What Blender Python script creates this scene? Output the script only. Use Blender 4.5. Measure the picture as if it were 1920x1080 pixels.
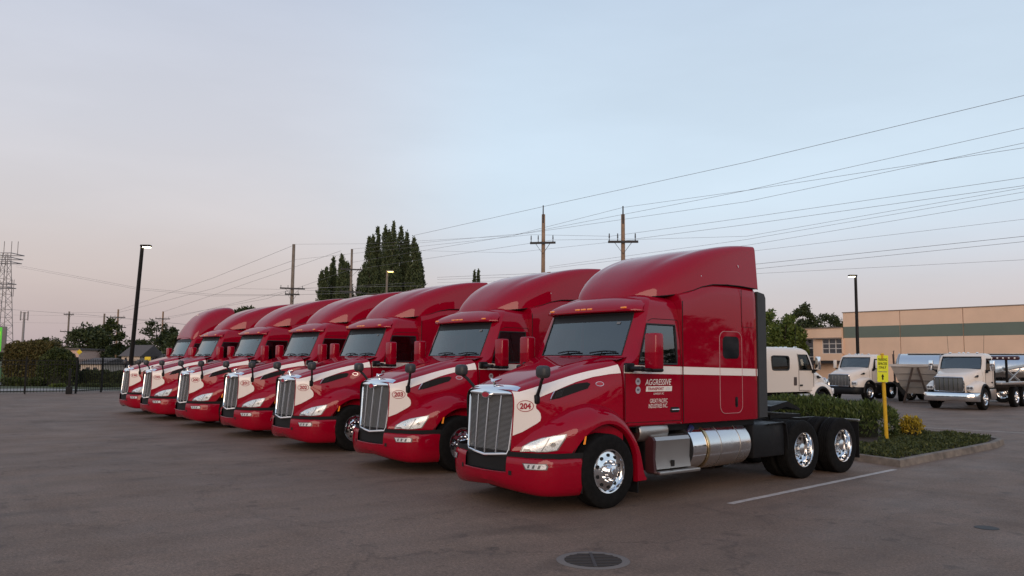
import bpy, bmesh, math, random
from mathutils import Vector, Matrix
from mathutils.geometry import delaunay_2d_cdt

R = math.radians
SC = bpy.context.scene
COL = SC.collection
for o in list(bpy.data.objects):
    bpy.data.objects.remove(o)

# ------------------------------------------------------------------ camera
cd = bpy.data.cameras.new('camera'); cam = bpy.data.objects.new('camera', cd); COL.objects.link(cam)
CAM = Vector((9.125, -6.798, 1.9825)); YAW, PITCH, ROLL = R(51.32), R(5.30), R(0.54)
_f = Vector((-math.sin(YAW)*math.cos(PITCH), math.cos(YAW)*math.cos(PITCH), math.sin(PITCH)))
_r = _f.cross(Vector((0, 0, 1))).normalized(); _u = _r.cross(_f)
_r2 = math.cos(ROLL)*_r + math.sin(ROLL)*_u; _u2 = -math.sin(ROLL)*_r + math.cos(ROLL)*_u
cam.matrix_world = Matrix(((_r2.x, _u2.x, -_f.x, CAM.x), (_r2.y, _u2.y, -_f.y, CAM.y), (_r2.z, _u2.z, -_f.z, CAM.z), (0, 0, 0, 1)))
cd.sensor_width = 36; cd.lens = 1503.2/1920*36; cd.clip_start = .1; cd.clip_end = 4000
SC.camera = cam

# ------------------------------------------------------------------ sky, sun, exposure
SUN_AZ, SUN_EL = R(132), R(4.0)          # azimuth clockwise from +Y: the glow lies behind the camera
world = bpy.data.worlds.new('World'); SC.world = world; world.use_nodes = True
wn, wl = world.node_tree.nodes, world.node_tree.links
wn.clear()
wo = wn.new('ShaderNodeOutputWorld'); bg = wn.new('ShaderNodeBackground'); bg.inputs[1].default_value = 0.15
sky = wn.new('ShaderNodeTexSky'); sky.sky_type = 'NISHITA'; sky.sun_disc = False
sky.sun_elevation = SUN_EL; sky.sun_rotation = SUN_AZ
sky.air_density = 1.0; sky.dust_density = 1.6; sky.ozone_density = 3.0; sky.altitude = 10
# dusk haze: the whole sky is veiled evenly all round, rose near the horizon and pale blue above
tc = wn.new('ShaderNodeTexCoord'); sp = wn.new('ShaderNodeSeparateXYZ')
wl.new(tc.outputs['Generated'], sp.inputs[0])
def sky_ramp(stops):
    """stops: (sine of elevation, sRGB colour of the sky there)"""
    rmp = wn.new('ShaderNodeValToRGB'); cr = rmp.color_ramp; cr.interpolation = 'B_SPLINE'
    while len(cr.elements) < len(stops): cr.elements.new(0.5)
    for e, (p, c) in zip(cr.elements, stops):
        e.position = p; e.color = tuple((q/255/12.92 if q < 11 else ((q/255+.055)/1.055)**2.4) for q in c)+(1,)
    wl.new(sp.outputs[2], rmp.inputs[0]); return rmp
r_all = sky_ramp([(0.0, (192, 178, 182)), (0.045, (200, 187, 189)), (0.095, (207, 199, 202)), (0.14, (211, 216, 226)), (0.19, (211, 226, 238)), (0.28, (207, 222, 235)), (0.42, (195, 209, 224)), (0.7, (168, 186, 212)), (1.0, (150, 170, 202))])
# towards the west the haze bank is greyer and rosier
r_anti = sky_ramp([(0.0, (184, 168, 172)), (0.045, (190, 173, 175)), (0.095, (204, 186, 181)), (0.16, (213, 203, 201)), (0.26, (212, 210, 215)), (0.42, (196, 201, 214)), (0.7, (168, 186, 212)), (1.0, (150, 170, 202))])
dt = wn.new('ShaderNodeVectorMath'); dt.operation = 'DOT_PRODUCT'; dt.inputs[1].default_value = (-.98, .19, 0)
hz = wn.new('ShaderNodeVectorMath'); hz.operation = 'MULTIPLY'; hz.inputs[1].default_value = (1, 1, 0); hn = wn.new('ShaderNodeVectorMath'); hn.operation = 'NORMALIZE'
wl.new(tc.outputs['Generated'], hz.inputs[0]); wl.new(hz.outputs[0], hn.inputs[0]); wl.new(hn.outputs[0], dt.inputs[0])
aw = wn.new('ShaderNodeMapRange'); aw.interpolation_type = 'SMOOTHSTEP'; aw.inputs[1].default_value = .88; aw.inputs[2].default_value = .998
wl.new(dt.outputs['Value'], aw.inputs[0])
mxa = wn.new('ShaderNodeMix'); mxa.data_type = 'RGBA'; wl.new(aw.outputs[0], mxa.inputs[0]); wl.new(r_all.outputs[0], mxa.inputs[6]); wl.new(r_anti.outputs[0], mxa.inputs[7])
# faint streaks of high cloud
mp = wn.new('ShaderNodeMapping'); mp.inputs['Scale'].default_value = (1.2, 1.2, 5.0)
nz = wn.new('ShaderNodeTexNoise'); nz.inputs['Scale'].default_value = 2.2; nz.inputs['Detail'].default_value = 5; nz.inputs['Roughness'].default_value = .55
wl.new(tc.outputs['Generated'], mp.inputs[0]); wl.new(mp.outputs[0], nz.inputs[0])
mr = wn.new('ShaderNodeMapRange'); mr.inputs[1].default_value = .35; mr.inputs[2].default_value = .75; mr.inputs[3].default_value = 6.85; mr.inputs[4].default_value = 7.4
wl.new(nz.outputs[0], mr.inputs[0])
vm = wn.new('ShaderNodeVectorMath'); vm.operation = 'SCALE'
wl.new(mxa.outputs[2], vm.inputs[0]); wl.new(mr.outputs[0], vm.inputs['Scale'])
mx = wn.new('ShaderNodeMix'); mx.data_type = 'RGBA'; mx.inputs[0].default_value = 0.80
wl.new(sky.outputs[0], mx.inputs[6]); wl.new(vm.outputs[0], mx.inputs[7])
wl.new(mx.outputs[2], bg.inputs[0]); wl.new(bg.outputs[0], wo.inputs[0])

sd = bpy.data.lights.new('sun', 'SUN'); sun = bpy.data.objects.new('sun', sd); COL.objects.link(sun)
sd.energy = 1.9; sd.angle = R(50); sd.color = (1.0, .74, .55)
sdir = Vector((math.sin(SUN_AZ)*math.cos(R(9)), math.cos(SUN_AZ)*math.cos(R(9)), math.sin(R(9))))
sun.rotation_euler = sdir.to_track_quat('Z', 'Y').to_euler(); sun.location = (60, -20, 40)

vs = SC.view_settings
vs.view_transform = 'Standard'; vs.look = 'None'; vs.gamma = 1; vs.exposure = 0.21; vs.use_curve_mapping = False
SC.cycles.max_bounces = 8; SC.cycles.transparent_max_bounces = 12

# ------------------------------------------------------------------ helpers
def lin(r, g, b):
    f = lambda c: (c/255/12.92 if c/255 <= .04045 else ((c/255+.055)/1.055)**2.4)
    return (f(r), f(g), f(b))

def ip(t, pts):
    """smooth monotone interpolation through (position, value) pairs"""
    n = len(pts)
    if t <= pts[0][0]: return pts[0][1]
    if t >= pts[-1][0]: return pts[-1][1]
    h = [pts[i+1][0]-pts[i][0] for i in range(n-1)]
    d = [(pts[i+1][1]-pts[i][1])/h[i] for i in range(n-1)]
    m = [d[0]] + [0 if d[i-1]*d[i] <= 0 else 2*d[i-1]*d[i]/(d[i-1]+d[i]) for i in range(1, n-1)] + [d[-1]]
    for i in range(n-1):
        if t <= pts[i+1][0]:
            s = (t-pts[i][0])/h[i]; s2, s3 = s*s, s*s*s
            return (2*s3-3*s2+1)*pts[i][1] + (s3-2*s2+s)*h[i]*m[i] + (-2*s3+3*s2)*pts[i+1][1] + (s3-s2)*h[i]*m[i+1]

def mat(name, col, rough=.5, metal=0., coat=0., var=0., vscale=6., bump=0., bscale=60., emit=None, estr=1., rvar=0., spec=.5, island=0., sheet=None):
    m = bpy.data.materials.new(name); m.use_nodes = True
    nt = m.node_tree; n, l = nt.nodes, nt.links
    p = n['Principled BSDF']
    p.inputs['Base Color'].default_value = (*col, 1); p.inputs['Roughness'].default_value = rough
    p.inputs['Metallic'].default_value = metal; p.inputs['Coat Weight'].default_value = coat
    p.inputs['Coat Roughness'].default_value = .03; p.inputs['Specular IOR Level'].default_value = spec
    t = n.new('ShaderNodeTexCoord')
    if var or rvar:
        a = n.new('ShaderNodeTexNoise'); a.inputs['Scale'].default_value = vscale; a.inputs['Detail'].default_value = 6; a.inputs['Roughness'].default_value = .6
        l.new(t.outputs['Object'], a.inputs['Vector'])
        if var:
            k = n.new('ShaderNodeMapRange'); k.inputs[1].default_value = .3; k.inputs[2].default_value = .7
            k.inputs[3].default_value = 1-var; k.inputs[4].default_value = 1+var
            l.new(a.outputs[0], k.inputs[0])
            v = n.new('ShaderNodeVectorMath'); v.operation = 'SCALE'; v.inputs[0].default_value = col
            l.new(k.outputs[0], v.inputs['Scale'])
            l.new(v.outputs[0], p.inputs['Base Color'])
        if rvar:
            k = n.new('ShaderNodeMapRange'); k.inputs[1].default_value = .3; k.inputs[2].default_value = .7
            k.inputs[3].default_value = max(0, rough-rvar); k.inputs[4].default_value = min(1, rough+rvar)
            l.new(a.outputs[0], k.inputs[0]); l.new(k.outputs[0], p.inputs['Roughness'])
    if bump:
        b = n.new('ShaderNodeTexNoise'); b.inputs['Scale'].default_value = bscale; b.inputs['Detail'].default_value = 4
        l.new(t.outputs['Object'], b.inputs['Vector'])
        bp = n.new('ShaderNodeBump'); bp.inputs['Strength'].default_value = bump; bp.inputs['Distance'].default_value = .02
        l.new(b.outputs[0], bp.inputs['Height']); l.new(bp.outputs[0], p.inputs['Normal'])
    if emit:
        p.inputs['Emission Color'].default_value = (*emit, 1); p.inputs['Emission Strength'].default_value = estr
    return m

def paint_mat(name, col, rough=.32, dark=(.012, .011, .012)):
    """car paint outside, dark trim on the inner face of the sheet metal"""
    m = mat(name, col, rough, 0, coat=.78, rvar=.06, vscale=3, spec=.0)
    n, l = m.node_tree.nodes, m.node_tree.links
    p = n['Principled BSDF']
    g = n.new('ShaderNodeNewGeometry'); d = n.new('ShaderNodeBsdfPrincipled')
    d.inputs['Base Color'].default_value = (*dark, 1); d.inputs['Roughness'].default_value = .8
    x = n.new('ShaderNodeMixShader'); l.new(g.outputs['Backfacing'], x.inputs[0]); l.new(p.outputs[0], x.inputs[1]); l.new(d.outputs[0], x.inputs[2])
    l.new(x.outputs[0], n['Material Output'].inputs[0])
    return m

def glass_mat(name, tint=(.22, .28, .30), ior=1.7, gain=2.3):
    m = bpy.data.materials.new(name); m.use_nodes = True; n, l = m.node_tree.nodes, m.node_tree.links
    n.remove(n['Principled BSDF'])
    t = n.new('ShaderNodeBsdfTransparent'); t.inputs[0].default_value = (*tint, 1)
    g = n.new('ShaderNodeBsdfGlossy'); g.inputs['Roughness'].default_value = .02; g.inputs[0].default_value = (.95, 1, 1, 1)
    # Fresnel reflection (Schlick) that is the same from both faces of the pane
    ge = n.new('ShaderNodeNewGeometry'); dt = n.new('ShaderNodeVectorMath'); dt.operation = 'DOT_PRODUCT'
    l.new(ge.outputs['Normal'], dt.inputs[0]); l.new(ge.outputs['Incoming'], dt.inputs[1])
    def mth(op, a, b=None):
        k = n.new('ShaderNodeMath'); k.operation = op; l.new(a, k.inputs[0])
        if b is not None: k.inputs[1].default_value = b
        return k
    ab = mth('ABSOLUTE', dt.outputs['Value']); iv = n.new('ShaderNodeMath'); iv.operation = 'SUBTRACT'; iv.inputs[0].default_value = 1; l.new(ab.outputs[0], iv.inputs[1])
    f0 = ((ior-1)/(ior+1))**2*gain
    pw = mth('POWER', iv.outputs[0], 5); ml = mth('MULTIPLY', pw.outputs[0], 1-f0); f = mth('ADD', ml.outputs[0], f0)
    x = n.new('ShaderNodeMixShader'); l.new(f.outputs[0], x.inputs[0]); l.new(t.outputs[0], x.inputs[1]); l.new(g.outputs[0], x.inputs[2])
    l.new(x.outputs[0], n['Material Output'].inputs[0])
    return m

def leaf_mat(name, c0, c1, c2=None, transl=.25, rough=.55):
    m = bpy.data.materials.new(name); m.use_nodes = True; n, l = m.node_tree.nodes, m.node_tree.links
    p = n['Principled BSDF']; p.inputs['Roughness'].default_value = rough; p.inputs['Specular IOR Level'].default_value = .25
    g = n.new('ShaderNodeNewGeometry'); r = n.new('ShaderNodeValToRGB')
    r.color_ramp.elements[0].color = (*c0, 1); r.color_ramp.elements[1].color = (*c1, 1)
    if c2:
        e = r.color_ramp.elements.new(.85); e.color = (*c1, 1); r.color_ramp.elements[-1].color = (*c2, 1)
    l.new(g.outputs['Random Per Island'], r.inputs[0]); l.new(r.outputs[0], p.inputs['Base Color'])
    t = n.new('ShaderNodeBsdfTranslucent'); l.new(r.outputs[0], t.inputs[0])
    x = n.new('ShaderNodeMixShader'); x.inputs[0].default_value = transl
    l.new(p.outputs[0], x.inputs[1]); l.new(t.outputs[0], x.inputs[2]); l.new(x.outputs[0], n['Material Output'].inputs[0])
    return m

class B:
    """collects faces of ONE part"""
    def __init__(s): s.v = []; s.f = []
    def add(s, vs, fs):
        k = len(s.v); s.v += [tuple(a) for a in vs]; s.f += [tuple(i+k for i in f) for f in fs]; return s
    def box(s, x0, x1, y0, y1, z0, z1):
        vs = [(x, y, z) for z in (z0, z1) for y in (y0, y1) for x in (x0, x1)]
        return s.add(vs, [(0, 2, 3, 1), (4, 5, 7, 6), (0, 1, 5, 4), (2, 6, 7, 3), (0, 4, 6, 2), (1, 3, 7, 5)])
    def bbox(s, x0, x1, y0, y1, z0, z1, r=.01, seg=2):
        bm = bmesh.new(); bmesh.ops.create_cube(bm, size=1)
        for v in bm.verts:
            v.co = ((x0+x1)/2+v.co.x*(x1-x0), (y0+y1)/2+v.co.y*(y1-y0), (z0+z1)/2+v.co.z*(z1-z0))
        bmesh.ops.bevel(bm, geom=bm.edges[:], offset=r, segments=seg, affect='EDGES', profile=.5)
        return s.bm(bm)
    def bm(s, bm):
        bm.verts.index_update()
        s.add([v.co[:] for v in bm.verts], [[v.index for v in f.verts] for f in bm.faces]); bm.free(); return s
    def cyl(s, p0, p1, r0, r1=None, n=12, caps=True):
        r1 = r0 if r1 is None else r1
        a, b = Vector(p0), Vector(p1); d = (b-a).normalized()
        e = d.orthogonal().normalized(); g = d.cross(e)
        vs = [a+(e*math.cos(2*math.pi*i/n)+g*math.sin(2*math.pi*i/n))*r0 for i in range(n)]
        vs += [b+(e*math.cos(2*math.pi*i/n)+g*math.sin(2*math.pi*i/n))*r1 for i in range(n)]
        fs = [(i, (i+1) % n, n+(i+1) % n, n+i) for i in range(n)]
        if caps: fs += [tuple(range(n-1, -1, -1)), tuple(range(n, 2*n))]
        return s.add(vs, fs)
    def tube(s, pts, r, n=6, closed=False):
        P = [Vector(p) for p in pts]; m = len(P); rr = r if isinstance(r, (list, tuple)) else [r]*m
        vs = []; e = None
        for i in range(m):
            if closed: d = P[(i+1) % m]-P[i-1]
            else: d = P[min(i+1, m-1)]-P[max(i-1, 0)]
            d.normalize()
            if e is None: e = d.orthogonal().normalized()
            e = (e-d*e.dot(d)); e = e.normalized() if e.length > 1e-6 else d.orthogonal().normalized()
            g = d.cross(e)
            vs += [P[i]+(e*math.cos(2*math.pi*k/n)+g*math.sin(2*math.pi*k/n))*rr[i] for k in range(n)]
        fs = []
        for i in range(m if closed else m-1):
            j = (i+1) % m
            fs += [(i*n+k, i*n+(k+1) % n, j*n+(k+1) % n, j*n+k) for k in range(n)]
        if not closed: fs += [tuple(range(n-1, -1, -1)), tuple(range((m-1)*n, m*n))]
        return s.add(vs, fs)
    def lathe(s, prof, o=(0, 0, 0), axis='x', n=32, sgn=1):
        """prof: (radius, position along axis)"""
        o = Vector(o); vs = []
        for r, h in prof:
            for k in range(n):
                c, q = r*math.cos(2*math.pi*k/n), r*math.sin(2*math.pi*k/n)
                vs.append(o+(Vector((h*sgn, c, q)) if axis == 'x' else Vector((c, h, q)) if axis == 'y' else Vector((c, q, h))))
        fs = [(i*n+k, i*n+(k+1) % n, (i+1)*n+(k+1) % n, (i+1)*n+k) for i in range(len(prof)-1) for k in range(n)]
        return s.add(vs, fs)
    def prism(s, poly, axis, a0, a1):
        """poly in the two other axes (order x,y,z without axis), pushed from a0 to a1"""
        def P(p, a): return (a, p[0], p[1]) if axis == 'x' else (p[0], a, p[1]) if axis == 'y' else (p[0], p[1], a)
        n = len(poly)
        vs = [P(p, a0) for p in poly]+[P(p, a1) for p in poly]
        return s.add(vs, [tuple(range(n-1, -1, -1)), tuple(range(n, 2*n))]+[(i, (i+1) % n, n+(i+1) % n, n+i) for i in range(n)])
    def grid(s, rows, closed=False, skip=None):
        m, n = len(rows), len(rows[0]); vs = [p for r in rows for p in r]; fs = []
        for i in range(m-1):
            for j in range(n if closed else n-1):
                if skip and skip(i, j): continue
                k = (j+1) % n
                fs.append((i*n+j, i*n+k, (i+1)*n+k, (i+1)*n+j))
        return s.add(vs, fs)
    def mirror(s):
        b = B(); b.v = [(-x, y, z) for x, y, z in s.v]; b.f = [tuple(reversed(f)) for f in s.f]; return b
    def move(s, d):
        s.v = [(a+d[0], b+d[1], c+d[2]) for a, b, c in s.v]; return s
    def join(s, b): return s.add(b.v, b.f)
    def mesh(s, name, smooth=35, weld=False, recalc=True):
        me = bpy.data.meshes.new(name)
        bm = bmesh.new(); vv = [bm.verts.new(v) for v in s.v]
        for f in s.f:
            try: bm.faces.new([vv[i] for i in f])
            except ValueError: pass
        if weld: bmesh.ops.remove_doubles(bm, verts=bm.verts[:], dist=1e-4)
        if recalc: bmesh.ops.recalc_face_normals(bm, faces=bm.faces[:])
        bm.to_mesh(me); bm.free()
        if smooth:
            me.shade_smooth(); me.set_sharp_from_angle(angle=R(smooth))
        return me

def ob(name, geo, m, parent=None, loc=(0, 0, 0), rot=(0, 0, 0), smooth=35, weld=False, recalc=True):
    me = geo.mesh(name, smooth, weld, recalc) if isinstance(geo, B) else geo
    if m is not None and not me.materials: me.materials.append(m)
    o = bpy.data.objects.new(name, me); COL.objects.link(o)
    o.location = loc; o.rotation_euler = rot
    if parent: o.parent = parent
    return o
def tag(o, label, cat, group=None, kind=None):
    o['label'] = label; o['category'] = cat
    if group: o['group'] = group
    if kind: o['kind'] = kind
    return o
def struct(o, label=None):
    o['kind'] = 'structure'
    if label: o['label'] = label
    return o
def thing(name, label, cat, loc=(0, 0, 0), rz=0, group=None):
    o = bpy.data.objects.new(name, None); COL.objects.link(o); o.empty_display_size = .2
    o.location = loc; o.rotation_euler = (0, 0, rz); return tag(o, label, cat, group)
def copy_tree(o, parent=None):
    c = o.copy(); COL.objects.link(c); c.parent = parent
    for ch in list(o.children): copy_tree(ch, c)
    return c
def flipped(b, m, name, parent, s, **k):
    return ob(name, b if s > 0 else b.mirror(), m, parent, **k)

def at(px, py, depth):
    """a point of the place seen at photograph position (1920 wide) and metres of depth"""
    d = _f + _r2*((px-960)/1503.2) + _u2*((540-py)/1503.2)
    return CAM + d*depth
def gnd(px, py, z=0.):
    d = _f + _r2*((px-960)/1503.2) + _u2*((540-py)/1503.2)
    return CAM + d*((z-CAM.z)/d.z)

def rrect(a0, a1, b0, b1, r, n=5):
    pts = []
    for cx, cy, st in ((a1-r, b1-r, 0), (a0+r, b1-r, 90), (a0+r, b0+r, 180), (a1-r, b0+r, 270)):
        for i in range(n+1):
            t = R(st+90*i/n); pts.append((cx+r*math.cos(t), cy+r*math.sin(t)))
    return pts
def oval(ca, cb, ra, rb, n=28): return [(ca+ra*math.cos(2*math.pi*i/n), cb+rb*math.sin(2*math.pi*i/n)) for i in range(n)]
def inside(p, poly):
    c = False; n = len(poly)
    for i in range(n):
        (x1, y1), (x2, y2) = poly[i], poly[i-1]
        if (y1 > p[1]) != (y2 > p[1]) and p[0] < (x2-x1)*(p[1]-y1)/(y2-y1)+x1: c = not c
    return c
def decal(poly, surf, off=.003, step=.035):
    """flat outline laid onto a curved surface"""
    pts = []
    n = len(poly)
    for i in range(n):
        a, b = Vector(poly[i]), Vector(poly[(i+1) % n]); k = max(1, int((b-a).length/step))
        pts += [a+(b-a)*j/k for j in range(k)]
    m = len(pts); P = [tuple(p) for p in pts]
    lo = [min(p[i] for p in P) for i in (0, 1)]; hi = [max(p[i] for p in P) for i in (0, 1)]
    a = lo[0]+step/2; extra = []
    while a < hi[0]:
        b = lo[1]+step/2
        while b < hi[1]:
            if inside((a, b), P) and min((p-Vector((a, b))).length for p in pts) > step*.45: extra.append(Vector((a, b)))
            b += step
        a += step
    r = delaunay_2d_cdt(pts+extra, [(i, (i+1) % m) for i in range(m)], [], 1, 1e-6)
    g = B(); g.add([lift(surf, v[0], v[1], off) for v in r[0]], r[2]); return g
def lift(surf, a, b, off):
    e = .01; p = Vector(surf(a, b)); n = (Vector(surf(a+e, b))-Vector(surf(a-e, b))).cross(Vector(surf(a, b+e))-Vector(surf(a, b-e)))
    if n.length > 1e-9: n.normalize()
    if n.x*p.x < 0: n = -n
    return p+n*off

_tc = {}
def text2d(s, shear=0., bold=.0):
    """filled letter outlines, unit height, as (verts, faces, width)"""
    k = (s, shear, bold)
    if k in _tc: return _tc[k]
    cu = bpy.data.curves.new('t', 'FONT'); cu.body = s; cu.size = 1; cu.shear = shear; cu.offset = bold; cu.resolution_u = 3; cu.fill_mode = 'FRONT'
    o = bpy.data.objects.new('t', cu); COL.objects.link(o)
    dg = bpy.context.evaluated_depsgraph_get(); dg.update()
    me = bpy.data.meshes.new_from_object(o.evaluated_get(dg))
    vs = [(v.co.x, v.co.y) for v in me.vertices]; fs = [tuple(p.vertices) for p in me.polygons]
    bpy.data.objects.remove(o); bpy.data.curves.remove(cu); bpy.data.meshes.remove(me)
    x0, x1 = min(v[0] for v in vs), max(v[0] for v in vs); y0, y1 = min(v[1] for v in vs), max(v[1] for v in vs)
    r = ([((x-x0)/(x1-x0), (y-y0)/(y1-y0)) for x, y in vs], fs)
    _tc[k] = r; return r
def text_on(s, a0, a1, b0, b1, surf, off=.005, shear=0., bold=.0, flip=False):
    vs, fs = text2d(s, shear, bold); g = B()
    g.add([lift(surf, (a1-(a1-a0)*u) if flip else a0+(a1-a0)*u, b0+(b1-b0)*v, off) for u, v in vs], fs); return g

# ------------------------------------------------------------------ materials
M = {}
M['red'] = paint_mat('crimson paint', (.265, .0006, .013))
M['white_paint'] = paint_mat('white paint', (.62, .56, .50), .3)
M['stripe'] = mat('white vinyl', (.80, .73, .68), .35, coat=.6, rvar=.05)
M['redtext'] = mat('red vinyl', (.33, .012, .03), .4)
M['chrome'] = mat('chrome', (.86, .87, .88), .07, 1., rvar=.04, vscale=8)
M['alu'] = mat('polished aluminium', (.74, .73, .72), .2, 1., rvar=.09, vscale=5)
M['brushed'] = mat('brushed aluminium', (.48, .445, .415), .36, 1., rvar=.03, vscale=5)
M['black'] = mat('black plastic', (.008, .008, .009), .5, rvar=.12, vscale=9, spec=.25)
M['frame'] = mat('black chassis paint', (.006, .006, .0065), .45, rvar=.15, var=.3, spec=.2)
M['rubber'] = mat('tyre rubber', (.0075, .0072, .0072), .82, var=.35, vscale=14, bump=.15, bscale=90, spec=.12)
M['bar'] = mat('satin grille bar', (.58, .585, .59), .22, 1.)
M['gap'] = mat('panel gap', (.004, .003, .003), .9)
M['louvre'] = mat('dark grille mesh', (.33, .345, .36), .45, .1)
M['dkgrey'] = mat('dark grey fairing', (.03, .031, .033), .55, rvar=.1)
M['glass'] = glass_mat('window glass')
M['dglass'] = glass_mat('dark side glass', (.10, .13, .13), 1.5, .8)
M['seal'] = mat('window rubber', (.008, .008, .009), .6)
M['amber'] = mat('amber lens', (.75, .22, .02), .15, coat=1, emit=(1, .35, .03), estr=.12)
M['lens'] = glass_mat('lamp lens', (.93, .95, .96), 1.45, 1.2)
M['lampwhite'] = mat('lamp reflector', (.74, .74, .75), .30, .35, rvar=.12, vscale=40)
M['lampgrey'] = mat('lamp bezel', (.17, .17, .18), .3, .6)
M['interior'] = mat('cab interior', (.030, .027, .026), .8, var=.2)
M['seat'] = mat('seat cloth', (.05, .045, .045), .9)
M['mirrorglass'] = mat('mirror glass', (.7, .72, .74), .03, 1.)
M['badgegrey'] = mat('grey decal', (.38, .37, .42), .4)
M['badgedark'] = mat('dark decal print', (.12, .10, .13), .45)
M['brown'] = mat('rusty brown steel', (.055, .033, .024), .7, var=.4, vscale=5)
M['gold'] = mat('gold strap', (.62, .48, .28), .25, 1.)

# ------------------------------------------------------------------ RED TRUCK
HW = [(.1, .55), (.25, .62), (.5, .73), (.75, .825), (1.0, .90), (1.25, .98), (1.5, 1.065), (1.66, 1.115)]
HT = [(.1, 1.60), (.2, 1.63), (.5, 1.735), (1.0, 1.885), (1.5, 2.02), (1.66, 2.055)]
HN = [(.1, 11), (.3, 9), (.6, 6), (1.0, 5.5), (1.66, 9)]
ZB = .6
def hood_w(y, z):
    fade = max(0, 1-(y-.1)/.5); return ip(y, HW)*(1-.12*fade*min(1, max(0, (1.5-z)/.75)))
def HX(y, z):
    zt, n = ip(y, HT), ip(y, HN); r = max(0, min(.9999, (z-ZB)/(zt-ZB)))
    return hood_w(y, z)*(1-r**n)**(1/n)
def hood_side(s): return lambda y, z: (s*HX(y, z), y, z)
FXP = [(.08, .46), (.218, .610), (.40, .825), (.55, .97), (.657, 1.06), (.8, 1.145), (.95, 1.19), (1.1, 1.21), (1.9, 1.21), (2.06, 1.20)]
FZP = [(.08, .95), (.3, 1.08), (.6, 1.24), (.9, 1.38), (1.15, 1.44), (1.4, 1.42), (1.65, 1.30), (1.82, 1.14), (1.92, .98), (2.0, .70), (2.06, .36)]
def fzb(y):
    a = .505
    t = 1-((y-1.27)/.60)**2
    arch = .505+.645*math.sqrt(t) if t > 0 else 0
    if y < 1.27: return max(.755, arch)
    return arch if (t > .04) else .32
def frz(y): return max(.015, min(.3, ip(y, FZP)-fzb(y)-.03))
def FX(y, z):
    fx, fz = ip(y, FXP), ip(y, FZP); rz = frz(y); t = (z-(fz-rz))/rz
    return fx if t <= 0 else fx-.45*(1-math.sqrt(max(0, 1-min(t, 1)**2)))
def fend_side(s): return lambda y, z: (s*FX(y, z), y, z)
BP = [(0, .02), (.25, .026), (.5, .055), (.75, .115), (.92, .185), (1.04, .285), (1.12, .42), (1.17, .60), (1.2, .79)]
def seat_at(g, x): 
    g.bbox(x-.25, x+.25, 2.32, 2.85, 1.45, 1.62, .06); g.bbox(x-.24, x+.24, 2.72, 2.90, 1.6, 2.2, .06); g.bbox(x-.15, x+.15, 2.76, 2.88, 2.2, 2.42, .05)

def tyre_geo(w, rad=.505):
    h = w/2
    p = [(.285, -h*.86), (.30, -h*.96), (.36, -h*1.04), (.43, -h*1.02), (.475, -h*.95), (rad-.008, -h*.86), (rad, -h*.74)]
    for c in (-.42, -.14, .14, .42):
        p += [(rad, h*(c-.06)), (rad-.013, h*(c-.045)), (rad-.013, h*(c+.045)), (rad, h*(c+.06))]
    p += [(a, -b) for a, b in reversed(p[:7])]
    return B().lathe(p, n=56)
def wheel(parent, x, y, s, kind):
    """tyre with rim, hub and nuts; s is the outward side"""
    w = .29 if kind == 'front' else .27
    t = ob('wheel', tyre_geo(w), M['rubber'], parent, (x, y, .505), smooth=28)
    o = w/2
    if kind == 'front':
        rim = B().lathe([(.286, -.05), (.290, o*.90), (.300, o*.97), (.298, o*1.0), (.285, o*.98), (.272, o*.80), (.262, o*.74), (.225, o*.78), (.185, o*.92), (.160, o*1.0), (.150, o*1.01), (.09, o*1.03), (.0001, o*1.04)], n=48, sgn=s)
        ob('rim', rim, M['chrome'], t, smooth=40)
        hc = B().lathe([(.098, o*1.0), (.096, o*1.45), (.085, o*1.55), (.05, o*1.60), (.047, o*1.75), (.0001, o*1.78)], n=24, sgn=s); ob('hub_cap', hc, M['chrome'], t)
        hx, hr, nr, nx = o*.83, .213, .135, o*1.02
    else:
        rim = B().lathe([(.286, -o*.5), (.290, o*.90), (.302, o*.98), (.300, o*1.02), (.287, o*1.0), (.276, o*.80), (.270, o*.1), (.262, -o*.15), (.24, -o*.22), (.19, -o*.10), (.165, o*.0), (.15, o*.02), (.0001, o*.04)], n=48, sgn=s)
        ob('rim', rim, M['chrome'], t, smooth=40)
        hc = B().lathe([(.105, o*.0), (.10, o*.75), (.075, o*.85), (.0001, o*.9)], n=24, sgn=s); ob('hub_cap', hc, M['alu'], t)
        hx, hr, nr, nx = -o*.12, .212, .135, o*.02
    g, k = B(), B()
    for i in range(10):
        a = 2*math.pi*(i+.5)/10
        c = (s*hx, hr*math.cos(a), hr*math.sin(a)); g.cyl((c[0]-s*.012, c[1], c[2]), (c[0]+s*.009, c[1], c[2]), .026, n=12)
        a = 2*math.pi*i/10
        c = (s*nx, nr*math.cos(a), nr*math.sin(a)); k.cyl(c, (c[0]+s*.045, c[1], c[2]), .017, .015, n=8)
    ob('hand_holes', g, M['gap'], t)['kind'] = 'stuff'; ob('lug_nuts', k, M['chrome'], t)['kind'] = 'stuff'
    return t

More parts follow.
